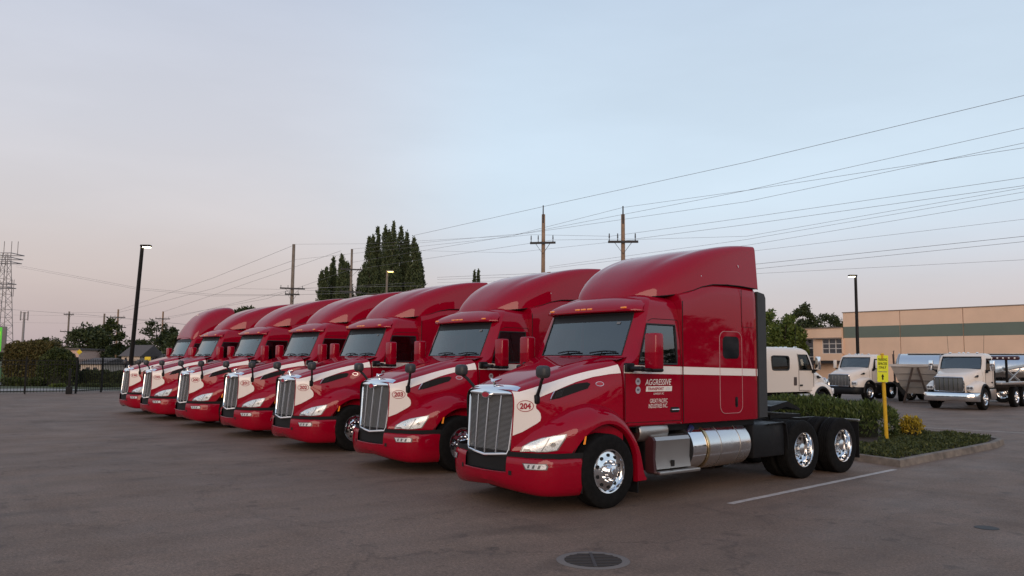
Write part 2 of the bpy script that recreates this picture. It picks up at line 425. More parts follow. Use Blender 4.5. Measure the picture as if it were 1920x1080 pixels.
def make_truck():
    T = thing('semi_truck', 'x', 'truck', group='red semi trucks parked in a row')
    # hood -----------------------------------------------------------------
    rows = []
    ys = [.11, .125, .14, .16, .18, .21, .24, .28, .32, .37, .42, .48, .55, .62, .7, .85, 1.0, 1.15, 1.3, 1.42, 1.52, 1.6, 1.66]
    for y in ys:
        zt, n = ip(y, HT), ip(y, HN); half = []
        for k in range(61):
            t = k/60*math.pi/2
            ct, st = math.cos(t), math.sin(t)
            z = ZB+(zt-ZB)*st**(2/n); x = hood_w(y, z)*(ct**(2/n) if ct > 1e-6 else 0)
            if k == 0: z = .62
            half.append((x, z))
        # raised centre panel with a soft crease
        half = [(x, z + .022*max(0, min(1, (0.62*hood_w(y, 1.7)-abs(x))/.06))*min(1, (y-.1)/.25)) for x, z in half]
        rows.append([(x, y, z) for x, z in half]+[(-x, y, z) for x, z in reversed(half[:-1])])
    hood = ob('hood', B().grid(rows), M['red'], T, smooth=40)
    cowl = B().grid([[(x, 1.655+.22*t, 2.05+.05*t-.02*(x/1.0)**2) for x in [i/8*1.0-.0 for i in range(-8, 9)]] for t in (0, .5, 1)])
    ob('cowl', cowl, M['red'], T)
    W = [(.075, .99), (.244, 1.041), (.428, 1.159), (.462, 1.19), (.470, 1.237), (.462, 1.29), (.435, 1.33), (.408, 1.354), (.402, 1.38), (.410, 1.42), (.393, 1.483),
         (.622, 1.567), (.83, 1.645), (1.03, 1.715), (1.268, 1.785), (1.5, 1.828), (1.655, 1.842), (1.655, 1.962), (1.465, 1.915), (1.236, 1.861), (.894, 1.769), (.502, 1.658), (.21, 1.578), (.125, 1.582)]
    W = [(max(y, .125), z) for y, z in W]
    V = [(.612, 1.471), (.69, 1.585), (.75, 1.612), (1.0, 1.688), (1.17, 1.712), (1.21, 1.69), (1.16, 1.625), (.9, 1.545), (.727, 1.492)]
    for s in (1, -1):
        sf = hood_side(s)
        ob('hood_stripe', decal(W, sf, .007, .028), M['stripe'], hood, smooth=60)
        ob('air_vent', decal(V, sf, .006), M['gap'], hood, smooth=60)
        vb = B()
        for k in range(5):
            y0 = .70+.022*k; vb.tube([lift(sf, y0-.03, 1.49+.008*k, .01), lift(sf, y0+.02, 1.585+.006*k, .01)], .004, 4)
        ob('vent_fins', vb, M['dkgrey'], hood)
        ob('vent_trim', B().tube([lift(sf, .60, 1.465, .008), lift(sf, .635, 1.53, .012), lift(sf, .682, 1.588, .008)], .006, 5), M['chrome'], hood)
        ob('side_badge', decal(oval(1.335, 1.69, .055, .032), sf, .006, .02), M['chrome'], hood, smooth=60)
        ob('side_badge_centre', decal(oval(1.335, 1.69, .050, .0275), sf, .009, .02), M['redtext'], hood, smooth=60)
    # hood ornament
    orn = B().cyl((0, .215, 1.64), (0, .195, 1.715), .026, .016, 8)
    for s in (1, -1): orn.add([(0, .15, 1.705), (s*.13, .23, 1.755), (s*.09, .27, 1.74), (0, .27, 1.705), (0, .2, 1.742)], [(0, 1, 4), (1, 2, 4), (2, 3, 4), (0, 3, 2, 1)])
    ob('hood_ornament', orn, M['chrome'], hood, smooth=20)
    # grille ----------------------------------------------------------------
    def gw(z): return .47+(z-.755)/.795*.063
    def gy(x, z): return .105+(z-.755)*.094-.06*(1-(x/gw(z))**2)
    zb = lambda x, z0: z0-.045*(1-abs(x)/.47) if z0 < .8 else z0
    back = B().grid([[(x*gw(z), gy(x*gw(z), z)+.03, zb(x*gw(z), z)) for x in [i/6 for i in range(-6, 7)]] for z in (.755, .9, 1.1, 1.3, 1.45, 1.55)])
    gr = ob('grille', back, M['gap'], T)
    lv = B(); z = .775
    while z < 1.54:
        pts = [(x*gw(z), gy(x*gw(z), z)+.012, z) for x in (-1, -.5, 0, .5, 1)]
        r0 = [(p[0], p[1], p[2]-.0035) for p in pts]; r1 = [(p[0], p[1]-.004, p[2]+.0035) for p in pts]; r2 = [(p[0], p[1]+.012, p[2]+.0035) for p in pts]
        lv.grid([r0, r1, r2]); z += .0165
    o = ob('louvre_mesh', lv, M['louvre'], gr); o['kind'] = 'stuff'
    for q in (-.5, 0, .5):
        b = B().grid([[(q*gw(z)+dx, gy(q*gw(z), z)-dy, zb(q*gw(z), z)) for dx, dy in ((-.014, -.012), (-.010, .012), (.010, .012), (.014, -.012))] for z in (.76, .9, 1.1, 1.3, 1.55)])
        ob('grille_bar', b, M['bar'], gr)
    P = []
    for z in (1.55, 1.4, 1.25, 1.1, .95, .80): P.append((-gw(z), gy(gw(z), z), z))
    P += [(x, gy(x, .745), zb(x, .745)) for x in (-.44, -.3, -.15, 0, .15, .3, .44)]
    for z in (.80, .95, 1.1, 1.25, 1.4, 1.55): P.append((gw(z), gy(gw(z), z), z))
    ob('grille_frame', B().tube(P, .019, 8), M['chrome'], gr)
    xs = [i/10 for i in range(-10, 11)]
    def hz(x, y): return ZB+(ip(y, HT)-ZB)*max(.01, 1-min(1, abs(x)/ip(y, HW))**ip(y, HN))**(1/ip(y, HN))
    crown = B().grid([[(x*.530, gy(x*.5, 1.5)-.030, 1.540-.022*(1-abs(x))) for x in xs], [(x*.534, gy(x*.5, 1.5)-.036, 1.556-.014*(1-abs(x))) for x in xs],
                      [(x*.535, gy(x*.5, 1.5)-.030, 1.574) for x in xs], [(x*.532, gy(x*.5, 1.56)-.004, min(hz(x*.532, .16)+.006, 1.605+.022*(1-x*x))) for x in xs],
                      [(x*.525, gy(x*.5, 1.56)+.040, hz(x*.525, .20)+.012+.012*(1-x*x)) for x in xs], [(x*.515, .265-.02*(1-x*x), hz(x*.515, .26)+.006+.014*(1-x*x)) for x in xs]])
    nn_ = len(xs)
    crown.add(crown.v[:], [tuple(i*nn_ for i in range(6)), tuple(i*nn_+nn_-1 for i in range(6))])
    ob('grille_crown', crown, M['chrome'], gr)
    ob('front_badge', B().prism(oval(0, 1.528, .088, .046), 'y', .045, .10), M['chrome'], gr)
    ob('front_badge_centre', B().prism(oval(0, 1.528, .074, .035), 'y', .040, .08), M['redtext'], gr)
    # fenders ----------------------------------------------------------------
    ys = [.118+.044*i for i in range(13)]+[1.27-.58*math.cos(i/30*math.pi) for i in range(31)]+[1.865, 1.885, 1.92, 1.96, 2.0, 2.03, 2.055]
    ys = sorted(set(round(y, 4) for y in ys))
    rows = []
    for y in ys:
        fx, fz, zbm, rz = ip(y, FXP), ip(y, FZP), fzb(y), frz(y); row = [(max(.475, fx-.75), y, max(zbm, fz-.12)), (max(.477, fx-.60), y, max(zbm, fz-.03))]
        a = .45
        for k in range(15):
            t = math.pi/2*(1-k/14); row.append((max(.479+.0005*k, fx-a+a*math.cos(t)), y, max(zbm, fz-rz+rz*math.sin(t))))
        z0 = fz-rz
        for k in range(1, 5): row.append((fx, y, max(zbm, z0+(zbm-z0)*k/4)))
        row.append((fx-.02, y, max(zbm-.012, .31))); row.append((fx-.09, y, max(zbm-.012, .31)))
        rows.append(row)
    fb = B().grid(rows)
    HL = [(.207, .779), (.234, .845), (.306, .903), (.41, .962), (.53, .998), (.640, 1.02), (.615, .95), (.543, .806), (.45, .785), (.358, .777), (.29, .786)]
    def shrink(P, k, dy=0, dz=0):
        c = (sum(p[0] for p in P)/len(P), sum(p[1] for p in P)/len(P)); return [(c[0]+(p[0]-c[0])*k+dy, c[1]+(p[1]-c[1])*k+dz) for p in P]
    for s in (1, -1):
        fe = flipped(fb, M['red'], 'fender', T, s, smooth=50)
        sf = fend_side(s)
        hl = ob('headlight', decal(shrink(HL, 1.04), sf, .004, .03), M['lampgrey'], T, smooth=60)
        ob('reflector', decal(shrink(HL, .95), sf, .008, .03), M['lampwhite'], hl, smooth=60)
        ob('lamp_divider', decal([(.385, .79), (.395, .79), (.48, .965), (.468, .962)], sf, .012, .03), M['lampgrey'], hl)
        ob('lamp_divider', decal([(.225, .79), (.30, .79), (.29, .815), (.235, .815)], sf, .012, .03), M['lampgrey'], hl)
        for yc, zc, r in ((.50, .885, .034), (.335, .848, .018)):
            ob('projector', decal(oval(yc, zc, r*.9, r, 16), sf, .016, .02), M['bar'], hl)
            ob('projector', decal(oval(yc, zc, r*.55, r*.62, 14), sf, .020, .02), M['chrome'], hl)
        ob('lens', decal(shrink(HL, 1.0), sf, .026, .03), M['lens'], hl, smooth=60)
        ob('side_marker', decal([(.835, .885), (.862, .99), (.885, 1.0), (.868, .885)], sf, .006, .03), M['amber'], fe)
        # wheel well and fender flap
        ww = B(); ws = []
        for k in range(17):
            a = math.pi*(k/16*1.16-.08); ws.append([(.52, 1.27-.63*math.cos(a), .505+.63*math.sin(a)), (1.12, 1.27-.63*math.cos(a), .505+.63*math.sin(a))])
        ww.grid(ws); ww.prism([(1.27-.63*math.cos(math.pi*k/16), .505+.63*math.sin(math.pi*k/16)) for k in range(17)], 'x', .50, .515)
        flipped(ww, M['gap'], 'wheel_well', T, s)
        flipped(B().box(.75, 1.14, 1.93, 1.95, .14, .5), M['black'], 'mud_flap', T, s)
    # bumper ------------------------------------------------------------------
    zs = [.235, .26, .30, .36, .43, .495, .50, .56, .62, .672, .676, .70, .712]
    ins = [.11, .070, .042, .018, .004, 0, 0, .002, .004, .010, .011, .020, .042]
    def bxy(u): return u, ip(u, BP)
    us = [0, .12, .25, .36, .43, .47, .471, .54, .62, .7, .78, .85, .92, .98, 1.04, 1.08, 1.12, 1.145, 1.17, 1.186, 1.2]
    def bpos(u, z, i):
        y = ip(u, BP); dx = ip(min(u+.01, 1.2), BP)-ip(max(u-.01, 0), BP); nx, ny = dx, -.02
        L = math.hypot(nx, ny) or 1; return (u-i*abs(nx)/L, y+i*abs(ny)/L, z)
    zlow = lambda u, z: z - (.035*(u/1.2)**2 if z < .4 else 0) + (.05*(1-min(1, u/.9)) if z < .32 else 0)*1
    rows = []
    for z, i in zip(zs, ins):
        h = [bpos(u, z, i) for u in us]; h = [(a, b, zlow(a, c)) for a, b, c in h]
        rows.append([(-a, b, c) for a, b, c in reversed(h[1:])]+h)
    n0 = len(us)-1
    def hole(i, j):
        u = abs(j+.5-n0)
        return u < 5 and 6 <= i < 12
    bu = ob('bumper', B().grid(rows, skip=hole), M['red'], T, smooth=40)
    for s in (1, -1):
        ob('bumper_return', flip_if(B().grid([[(1.2, .79, z), (1.12, .81, z), (.95, .80, z)] for z in (.24, .5, .70)]), s), M['red'], bu)
    ob('intake', B().grid([[(x, .075+.03*(x/.5)**2, z) for x in (-.5, -.3, -.1, .1, .3, .5)] for z in (.48, .58, .74)]), M['gap'], bu)
    ob('intake', B().grid([[(x, ip(abs(x), BP)+dy, z) for x in (-.47, -.3, -.1, .1, .3, .47)] for dy, z in ((0, .5), (.06, .51))]), M['black'], bu)
    ob('intake_lip', B().tube([(x, ip(abs(x), BP)-.002, .50-.012*(1-abs(x)/.48)) for x in (-.48, -.36, -.24, -.12, 0, .12, .24, .36, .48)], .008, 5), M['red'], bu)
    bs = lambda s: (lambda u, z: (s*u, ip(u, BP), z))
    for s in (1, -1):
        fg = ob('fog_light', decal(shrink([(.755, .645), (.80, .565), (1.04, .572), (1.05, .62), (1.035, .652)], 1.05), bs(s), -.004*0+.004, .03), M['lampgrey'], bu)
        ob('lens', decal([(.768, .640), (.807, .573), (1.032, .579), (1.042, .618), (1.03, .645)], bs(s), .008, .03), M['lampwhite'], fg)
        for k in range(3):
            ob('lamp_divider', decal([(.82+.065*k, .585), (.845+.065*k, .585), (.86+.065*k, .632), (.835+.065*k, .632)], bs(s), .012, .03), M['lampgrey'], fg)
        ob('tow_hole', decal(rrect(.52, .575, .47, .53, .008, 2), bs(s), .004, .02), M['gap'], bu)
    ob('valance', B().box(-1.0, 1.0, .32, .75, .26, .74), M['gap'], T)
    ob('gap_strip', B().grid([[(s_*u*.985, ip(u, BP)+.035, z) for s_, u in [(-1, q) for q in (1.2, 1.12, 1.0, .8, .5)]+[(1, q) for q in (0, .5, .8, 1.0, 1.12, 1.2)]] for z in (.68, .78)]), M['gap'], T)
    ob('engine', B().bbox(-.5, .5, .35, 1.9, .45, 1.35, .05), M['gap'], T)
    # cab ------------------------------------------------------------------------
    LV = [1.08, 1.10, 1.3, 1.6, 1.9, 1.98, 2.03, 2.10, 2.30, 2.45, 2.57, 2.66, 2.75, 2.80, 2.85, 2.90, 2.95, 2.99, 3.02, 3.04]
    XS = [(1.08, 1.11), (1.10, 1.13), (2.0, 1.13), (2.1, 1.128), (2.3, 1.115), (2.57, 1.088), (2.75, 1.058), (2.85, 1.03), (2.95, .965), (3.0, .89), (3.04, .74)]
    YW = [(1.08, 1.66), (1.9, 1.66), (1.98, 1.70), (2.03, 1.79), (2.10, 1.872), (2.30, 1.958), (2.45, 2.022), (2.57, 2.074), (2.66, 2.113), (2.75, 2.152), (2.85, 2.21), (2.95, 2.30), (3.04, 2.42)]
    def cab_row(z):
        xs_, yw = ip(z, XS), ip(z, YW); we = min(.89, xs_*.84); bulge = .07
        r = [(we*q, yw-bulge*(1-q*q), z) for q in (0, .28, .55, .8, 1.0)]
        r += [(we+(xs_-we)*.4, yw+.022, z), (we+(xs_-we)*.78, yw+.055, z), (xs_, yw+.10, z)]
        yf = max(yw+.115, 1.97+.38*(z-1.98)) if z >= 1.98 else yw+.3
        r += [(xs_, yf, z), (xs_, 2.83, z), (xs_, 2.952, z)]
        return r
    rows = []
    for z in LV:
        h = cab_row(z); rows.append([(-a, b, c) for a, b, c in reversed(h[1:])]+h)
    nc = 10
    def holes(i, j):
        u = j-nc if j >= nc else nc-1-j
        z0 = LV[i]
        return (u < 4 and 2.09 < z0 < 2.74) or (u == 8 and 1.97 < z0 < 2.56)
    cb = B().grid(rows, skip=holes)
    k = len(cb.v); cb.add([rows[-1][i] for i in range(21)], [tuple(range(21))])
    cab = ob('cab', cb, M['red'], T, smooth=40)
    ob('cab_floor', B().box(-1.1, 1.1, 1.7, 2.94, 1.06, 1.09), M['frame'], T)
    wz = [2.10, 2.2, 2.30, 2.4, 2.5, 2.62]
    def wsrow(z): 
        h = cab_row(z)[:5]; return [(-a, b+.006, c) for a, b, c in reversed(h[1:])]+[(a, b+.006, c) for a, b, c in h]
    ws = ob('windshield', B().grid([wsrow(z) for z in wz]), M['glass'], T, smooth=60)
    ob('header_shadow', B().grid([wsrow(z) for z in (2.62, 2.68, 2.75)]), M['seal'], ws, smooth=60)  # black header band, carried lower to paint in the shadow under the visor
    ob('sticker', B().grid([[(x, ip(z, YW)-.07*(1-(x/.89)**2)-.004, z) for x in (.63, .70)] for z in (2.575, 2.612)]), mat_once('faded sticker', (.16, .17, .18), .6), ws)
    a = [wsrow(2.10)[i] for i in range(9)]; b_ = wsrow(2.74)
    loop = a+[wsrow(z)[8] for z in (2.3, 2.5, 2.66)]+list(reversed(b_))+[wsrow(z)[0] for z in (2.66, 2.5, 2.3)]
    ob('window_seal', B().tube([(x, y-.006, z) for x, y, z in loop], .011, 5, True), M['seal'], ws)
    for x0, L in ((.30, .5), (-.42, .5)):
        zc = 2.125
        pts = [(x0+L*q, ip(zc+.03*q, YW)-.07*(1-((x0+L*q)/.89)**2)-.03, zc+.01+.03*math.sin(q*2.5)) for q in (0, .25, .5, .75, 1.0)]
        ob('wiper', B().tube(pts, .011, 5).tube([(x0+.2, 1.81, 2.09), pts[2]], .009, 5), M['black'], ws)
    for s in (1, -1):
        sr = [cab_row(z) for z in (1.98, 2.1, 2.3, 2.45, 2.57)]
        g = B().grid([[(r[8][0]-.006, r[8][1], r[8][2]), (r[9][0]-.006, r[9][1], r[9][2])] for r in sr])
        w_ = flipped(g, M['glass'], 'side_window', T, s, smooth=60)
        lp = [r[8] for r in sr]+[r[9] for r in reversed(sr)]
        flipped(B().tube([(x+.002, y, z) for x, y, z in lp], .016, 5, True), M['seal'], 'window_seal', w_, s)
        # door below the window with handle, decals
        dp = [(1.70, 1.14), (2.90, 1.14), (2.915, 1.16), (2.915, 1.955), (1.69, 1.955), (1.685, 1.16)]
        door = flipped(B().prism(dp, 'x', 1.125, 1.134), M['red'], 'door', T, s, smooth=20)
        side = (lambda s: (lambda y, z: (s*1.134, y, z)))(s)
        flipped(B().tube([(1.136, y, z) for y, z in ((1.685, 1.96), (1.685, 1.14), (2.915, 1.13), (2.92, 1.96))]+[(ip(z, XS)+.004, 2.92, z) for z in (2.1, 2.3, 2.45, 2.57, 2.64)]+[(ip(2.66, XS)+.004, y, 2.655) for y in (2.88, 2.7, 2.5, 2.33)]+[(ip(2.62, XS)+.003, 2.24, 2.62)], .0045, 4), M['gap'], 'door_seam', door, s)
        st = lambda y: 1.962-.0155*(y-1.62)
        flipped(B().add([(1.1375, y, z) for y, z in ((1.662, st(1.66)-.118), (2.95, st(2.95)-.118), (2.95, st(2.95)), (1.662, st(1.66)))], [(0, 1, 2, 3)]), M['stripe'], 'door_stripe', door, s)
        hp = ob('handle_recess', decal(rrect(2.66, 2.87, 1.255, 1.335, .03, 4), side, .003, .04), M['black'], door)
        flipped(B().bbox(1.137, 1.165, 2.68, 2.85, 1.285, 1.308, .009), M['chrome'], 'handle', door, s)
        if s > 0:
            ob('lettering', text_on('AGGRESSIVE', 2.11, 2.69, 1.668, 1.756, side, .004, .22, .008), M['stripe'], door)
            pl_ = ob('lettering_panel', decal([(2.12, 1.575), (2.70, 1.575), (2.708, 1.650), (2.135, 1.650)], side, .0035, .1), M['stripe'], door)
            ob('lettering', text_on('TRANSPORT', 2.16, 2.52, 1.592, 1.634, side, .006, .15, .03), M['redtext'], door)
            ob('lettering', text_on('LTD.', 2.57, 2.66, 1.594, 1.628, side, .006, .15, .0), M['badgegrey'], door)
            ob('lettering', text_on('LANGLEY, BC', 2.29, 2.52, 1.525, 1.557, side, .004, 0, .01), M['stripe'], door)
            ob('lettering', text_on('GREAT PACIFIC', 2.21, 2.60, 1.406, 1.468, side, .004, .0, .006), M['stripe'], door)
            ob('lettering', text_on('INDUSTRIES INC.', 2.18, 2.60, 1.333, 1.393, side, .004, .0, .006), M['stripe'], door)
            for z in (1.722, 1.600):
                bd = ob('round_decal', decal(oval(1.955, z, .052, .052, 24), side, .004, .03), M['badgegrey'], door)
                ob('decal_print', decal(oval(1.955, z+.005, .030, .018, 14), side, .006, .03), M['badgedark'], bd)
    # interior
    it = B().bbox(-.95, .95, 1.86, 2.15, 1.3, 2.06, .05); ob('dashboard', it, M['interior'], cab)
    for x in (.5, -.5):
        g = B(); seat_at(g, x); ob('seat', g, M['seat'], cab)
    ob('steering_wheel', B().tube([(.5+.21*math.cos(t), 2.28+.06*math.sin(t), 1.98+.19*math.sin(t)) for t in [2*math.pi*i/20 for i in range(20)]], .014, 6, True).cyl((.5, 2.1, 1.9), (.5, 2.28, 1.98), .03, n=8), M['interior'], cab)
    ob('curtain', B().box(-1.0, 1.0, 2.93, 2.94, 1.1, 2.72), M['interior'], cab)
    # visor ----------------------------------------------------------------
    rows = []
    for (dy, z) in ((.16, 2.775), (.02, 2.758), (-.012, 2.765), (-.02, 2.79), (.01, 2.84), (.08, 2.90), (.18, 2.965), (.30, 3.015), (.46, 3.045)):
        r = []
        for i in range(-14, 15):
            x = i/14*1.035; e = abs(x)/1.035
            yl = 1.955+.10*e**2+.14*max(0, (e-.86)/.14)**2
            zz = z - .10*max(0, (z-2.80)/.245)*e**3
            dd = dy*(1-.25*e**4)
            r.append((x*(1-.10*max(0, (z-2.80)/.245)), yl+dd, zz))
        rows.append(r)
    vis = ob('sun_visor', B().grid(rows), M['red'], T, smooth=50)
    for x in (-.80, -.135, 0, .135, .80):
        y = 1.955+.10*(x/1.035)**2-.018+.012
        ob('marker_light', B().bbox(x-.052, x+.052, y-.010, y+.04, 2.806, 2.832, .008), M['amber'], vis)
    # sleeper ------------------------------------------------------------------
    FB = [(2.33, 2.995), (2.6, 3.015), (2.9, 3.05), (3.1, 3.085), (3.3, 3.14), (3.5, 3.21), (3.75, 3.262), (4.1, 3.28), (4.45, 3.28), (4.95, 3.26)]
    rows = []
    for y, sx in ((2.955, 0), (3.0, 0), (3.15, 0), (3.3, 0), (3.5, 0), (3.75, 0), (4.1, 0), (4.45, 0), (4.80, 0), (4.87, .006), (4.92, .025), (4.945, .06), (4.95, .10)):
        zt = ip(y, FB)+.004; xw = 1.14-sx
        h = [(.0, 1.075), (xw-.04, 1.075), (xw-.008, 1.082), (xw, 1.10), (xw+.004, 1.6), (xw+.004, 2.2), (xw+.002, 2.7), (xw-.004, zt-.18), (xw-.016, zt-.07), (xw-.045, zt-.015), (xw-.10, zt+.004), (.6, zt+.01), (0, zt+.01)]
        rows.append([(x, y, z) for x, z in h]+[(-x, y, z) for x, z in reversed(h[1:-1])])
    sg = B().grid(rows, closed=True); sg.add(rows[-1], [tuple(range(len(rows[-1])))]); sg.add(rows[0], [tuple(range(len(rows[0])))])
    sl = ob('sleeper', sg, M['red'], T, smooth=40)
    for s in (1, -1):
        st = lambda y: 1.962-.0155*(y-1.62)
        xo = 1.1475
        flipped(B().add([(xo+.002, y, z) for y, z in ((2.962, st(2.96)-.118), (4.80, st(4.8)-.118), (4.80, st(4.8)), (2.962, st(2.96)))]+[(1.125, 4.918, st(4.9)-.118), (1.125, 4.918, st(4.9)), (1.093, 4.946, st(4.9)), (1.093, 4.946, st(4.9)-.118)], [(0, 1, 2, 3), (1, 4, 5, 2), (4, 7, 6, 5)]), M['stripe'], 'sleeper_stripe', sl, s)
        sd_ = flipped(B().prism(rrect(3.865, 4.455, 1.20, 2.515, .13, 6), 'x', 1.13, 1.1485), M['red'], 'sleeper_door', sl, s, smooth=20)
        flipped(B().tube([(1.148, a, b) for a, b in rrect(3.865, 4.455, 1.20, 2.515, .13, 6)], .0055, 5, True), mat_once('dull door trim', (.42, .20, .21), .35), 'door_trim', sd_ if False else sl, s)
        flipped(B().add([(1.1505, y, z) for y, z in ((3.88, st(3.88)-.118), (4.44, st(4.44)-.118), (4.44, st(4.44)), (3.88, st(3.88)))], [(0, 1, 2, 3)]), M['stripe'], 'sleeper_stripe', sl, s)
        flipped(B().prism(rrect(3.945, 4.375, 2.075, 2.435, .08, 5), 'x', 1.14, 1.153), mat_once('black glass', (.006, .008, .011), .06), 'sleeper_window', sl, s, smooth=20)
        flipped(B().prism(rrect(4.255, 4.325, 1.29, 1.46, .03, 4), 'x', 1.14, 1.152).bbox(1.15, 1.165, 4.27, 4.31, 1.32, 1.43, .006), M['black'], 'handle', sl, s)
        flipped(B().tube([(1.146, 4.47+.0*z, z) for z in (2.60, 2.8, 3.0, 3.16, 3.24)], .004, 4).tube([(1.146, 4.47, 2.60), (1.146, 4.80, 2.60)], .003, 4), M['gap'], 'panel_seam', sl, s)
        flipped(B().tube([(1.147, 2.957, z) for z in (1.10, 1.6, 2.2, 2.7, 2.95)], .006, 4), M['gap'], 'panel_seam', sl, s)
        # dark side extender
        flipped(B().prism([(4.955, 1.10), (5.19, 1.10), (5.19, 3.12), (5.15, 3.19), (4.955, 3.22)], 'x', 1.07, 1.125), M['dkgrey'], 'side_extender', T, s, smooth=20)
        for y_, z_ in ((3.12, 3.03), (3.5, 3.36), (3.51, 3.30), (4.55, 3.62), (2.55, 2.90)):
            pass
    # roof fairing --------------------------------------------------------------
    FW = [(2.325, .34), (2.36, .50), (2.45, .66), (2.6, .80), (2.8, .925), (3.0, 1.005), (3.3, 1.07), (3.75, 1.12), (4.3, 1.138), (4.95, 1.138)]
    FT = [(2.325, 3.02), (2.36, 3.085), (2.42, 3.165), (2.5, 3.25), (2.65, 3.375), (2.85, 3.52), (3.1, 3.655), (3.35, 3.75), (3.75, 3.865), (4.2, 3.95), (4.6, 3.995), (4.95, 4.01)]
    FN = [(2.325, 2.4), (2.6, 3.0), (3.0, 3.8), (3.5, 5.5), (4.2, 11), (4.95, 26)]
    rows = []
    for y in (2.325, 2.335, 2.36, 2.40, 2.45, 2.52, 2.6, 2.7, 2.8, 2.9, 3.0, 3.15, 3.3, 3.5, 3.75, 4.0, 4.2, 4.4, 4.6, 4.8, 4.95):
        w_, zt, n, z0 = ip(y, FW), ip(y, FT), ip(y, FN), ip(y, FB); half = []
        for k in range(33):
            u = k/16-1; t = (1+math.copysign(abs(u)**(1+min(3, n/6)), u))/2*math.pi/2; c, q = math.cos(t), math.sin(t)
            x = w_*(c**(2/n) if c > 1e-9 else 0); z = z0+(zt-z0)*(q**(2/n) if q > 1e-9 else 0)
            x *= 1-.045*((z-z0)/max(.05, zt-z0))*min(1, (y-2.3)/1.5)
            # shallow dished flanks beside a raised centre
            z -= .030*math.exp(-((abs(x)/max(.01, w_)-.60)/.12)**2)*max(0, min(1, (y-2.6)/.8))*max(0, min(1, (4.7-y)/.7))
            half.append((x, z))
        rows.append([(x, y, z) for x, z in half]+[(-x, y, z) for x, z in reversed(half[:-1])])
    fg = B().grid(rows); last = [(x, y, z) for x, y, z in rows[-1]]; fg.add(last, [tuple(range(len(last)))]); fg.add(rows[0], [tuple(range(len(rows[0])))])
    fr = ob('roof_fairing', fg, M['red'], T, smooth=40)
    for s in (1, -1):
        e = [(s*(ip(y, FW)+.004), y, ip(y, FB)-.002) for y in (2.4, 2.6, 2.8, 3.0, 3.3, 3.5, 3.75, 4.1, 4.45, 4.94)]
        ob('fairing_seam', B().tube(e, .008, 5), M['gap'], fr)
        rv = B()
        for y, z in ((3.50, 3.385), (3.52, 3.325), (4.42, 3.62), (4.43, 3.60)):
            x = ip(y, FW)*.985; rv.cyl((s*(x-.02), y, z), (s*(x+.006), y, z), .010, n=8)
        rv.cyl((s*.40, 2.40, 3.06), (s*.405, 2.375, 3.065), .010, n=8); rv.cyl((s*.60, 2.46, 3.07), (s*.605, 2.44, 3.075), .010, n=8)
        ob('rivets', rv, M['alu'], fr)
    # mirrors -------------------------------------------------------------------
    for s in (1, -1):
        mb = B().bbox(1.30, 1.53, 1.90, 2.08, 1.90, 2.42, .036, 3)
        mm = flipped(mb, M['red'], 'mirror', T, s, smooth=50)
        flipped(B().bbox(1.305, 1.525, 1.905, 2.085, 1.862, 1.925, .028, 2), M['black'], 'mirror_base', mm, s)
        flipped(B().prism(rrect(1.33, 1.50, 1.95, 2.39, .03, 3), 'y', 2.07, 2.084), M['mirrorglass'], 'mirror_glass', mm, s)
        flipped(B().bbox(1.12, 1.40, 1.72, 1.84, 1.875, 1.945, .03).bbox(1.33, 1.45, 1.78, 2.0, 1.87, 1.92, .02).bbox(1.11, 1.17, 1.67, 1.86, 1.86, 1.99, .02), M['black'], 'mirror_arm', mm, s, smooth=50)
        hb = (.675, .43, 1.49); hd = (.945, .30, 1.80)
        hm = flipped(B().tube([hb, (hb[0]+.02, hb[1]-.01, hb[2]+.06), (.77, .39, 1.63), (.86, .345, 1.73), hd], [.032, .026, .023, .022, .025], 8).bbox(hb[0]-.03, hb[0]+.035, hb[1]-.05, hb[1]+.03, hb[2]-.075, hb[2]+.055, .022), M['black'], 'hood_mirror', T, s, smooth=50)
        flipped(B().bbox(.85, 1.05, .22, .37, 1.775, 1.945, .055, 3), M['dkgrey'], 'mirror_shell', hm, s, smooth=50)
    # chassis ---------------------------------------------------------------------
    for s in (1, -1): flipped(B().box(.38, .46, .7, 7.95, .72, .98), M['frame'], 'frame_rail', T, s)
    for y in (2.2, 3.6, 5.3, 6.83, 7.8): ob('cross_member', B().box(-.39, .39, y-.06, y+.06, .76, .94), M['frame'], T)
    ob('under_floor', B().box(-1.05, 1.05, 2.0, 4.9, .98, 1.07), M['frame'], T)
    for s in (1, -1):
        tk = flipped(B().lathe([(.0001, 3.50), (.31, 3.50), (.345, 3.515), (.35, 3.54), (.35, 4.56), (.345, 4.585), (.32, 4.605), (.25, 4.615), (.0001, 4.62)], (.86, 0, .69), 'y', 48), M['alu'], 'fuel_tank', T, s)
        for y in (3.80, 4.30): flipped(B().lathe([(.351, y-.006), (.356, y-.005), (.356, y+.005), (.351, y+.006)], (.86, 0, .69), 'y', 40), M['brushed'], 'tank_strap', tk, s)
        flipped(B().lathe([(.30, 3.45), (.362, 3.455), (.366, 3.48), (.362, 3.505), (.30, 3.51)], (.86, 0, .69), 'y', 44), M['gold'], 'tank_strap', tk, s)
        flipped(B().lathe([(.0001, 3.10), (.31, 3.10), (.34, 3.115), (.345, 3.14), (.345, 3.44), (.0001, 3.445)], (.86, 0, .69), 'y', 48), M['chrome'], 'def_tank', T, s)
        flipped(B().lathe([(.34, 3.04), (.352, 3.06), (.352, 3.10), (.34, 3.12)], (.86, 0, .69), 'y', 40).lathe([(.0001, 3.04), (.34, 3.04)], (.86, 0, .69), 'y', 40), M['gap'], 'tank_end', T, s)
        flipped(B().cyl((1.03, 3.22, .96), (1.09, 3.22, 1.02), .045, n=14), mat_once('blue cap', (.015, .02, .09), .4), 'filler_cap', T, s)
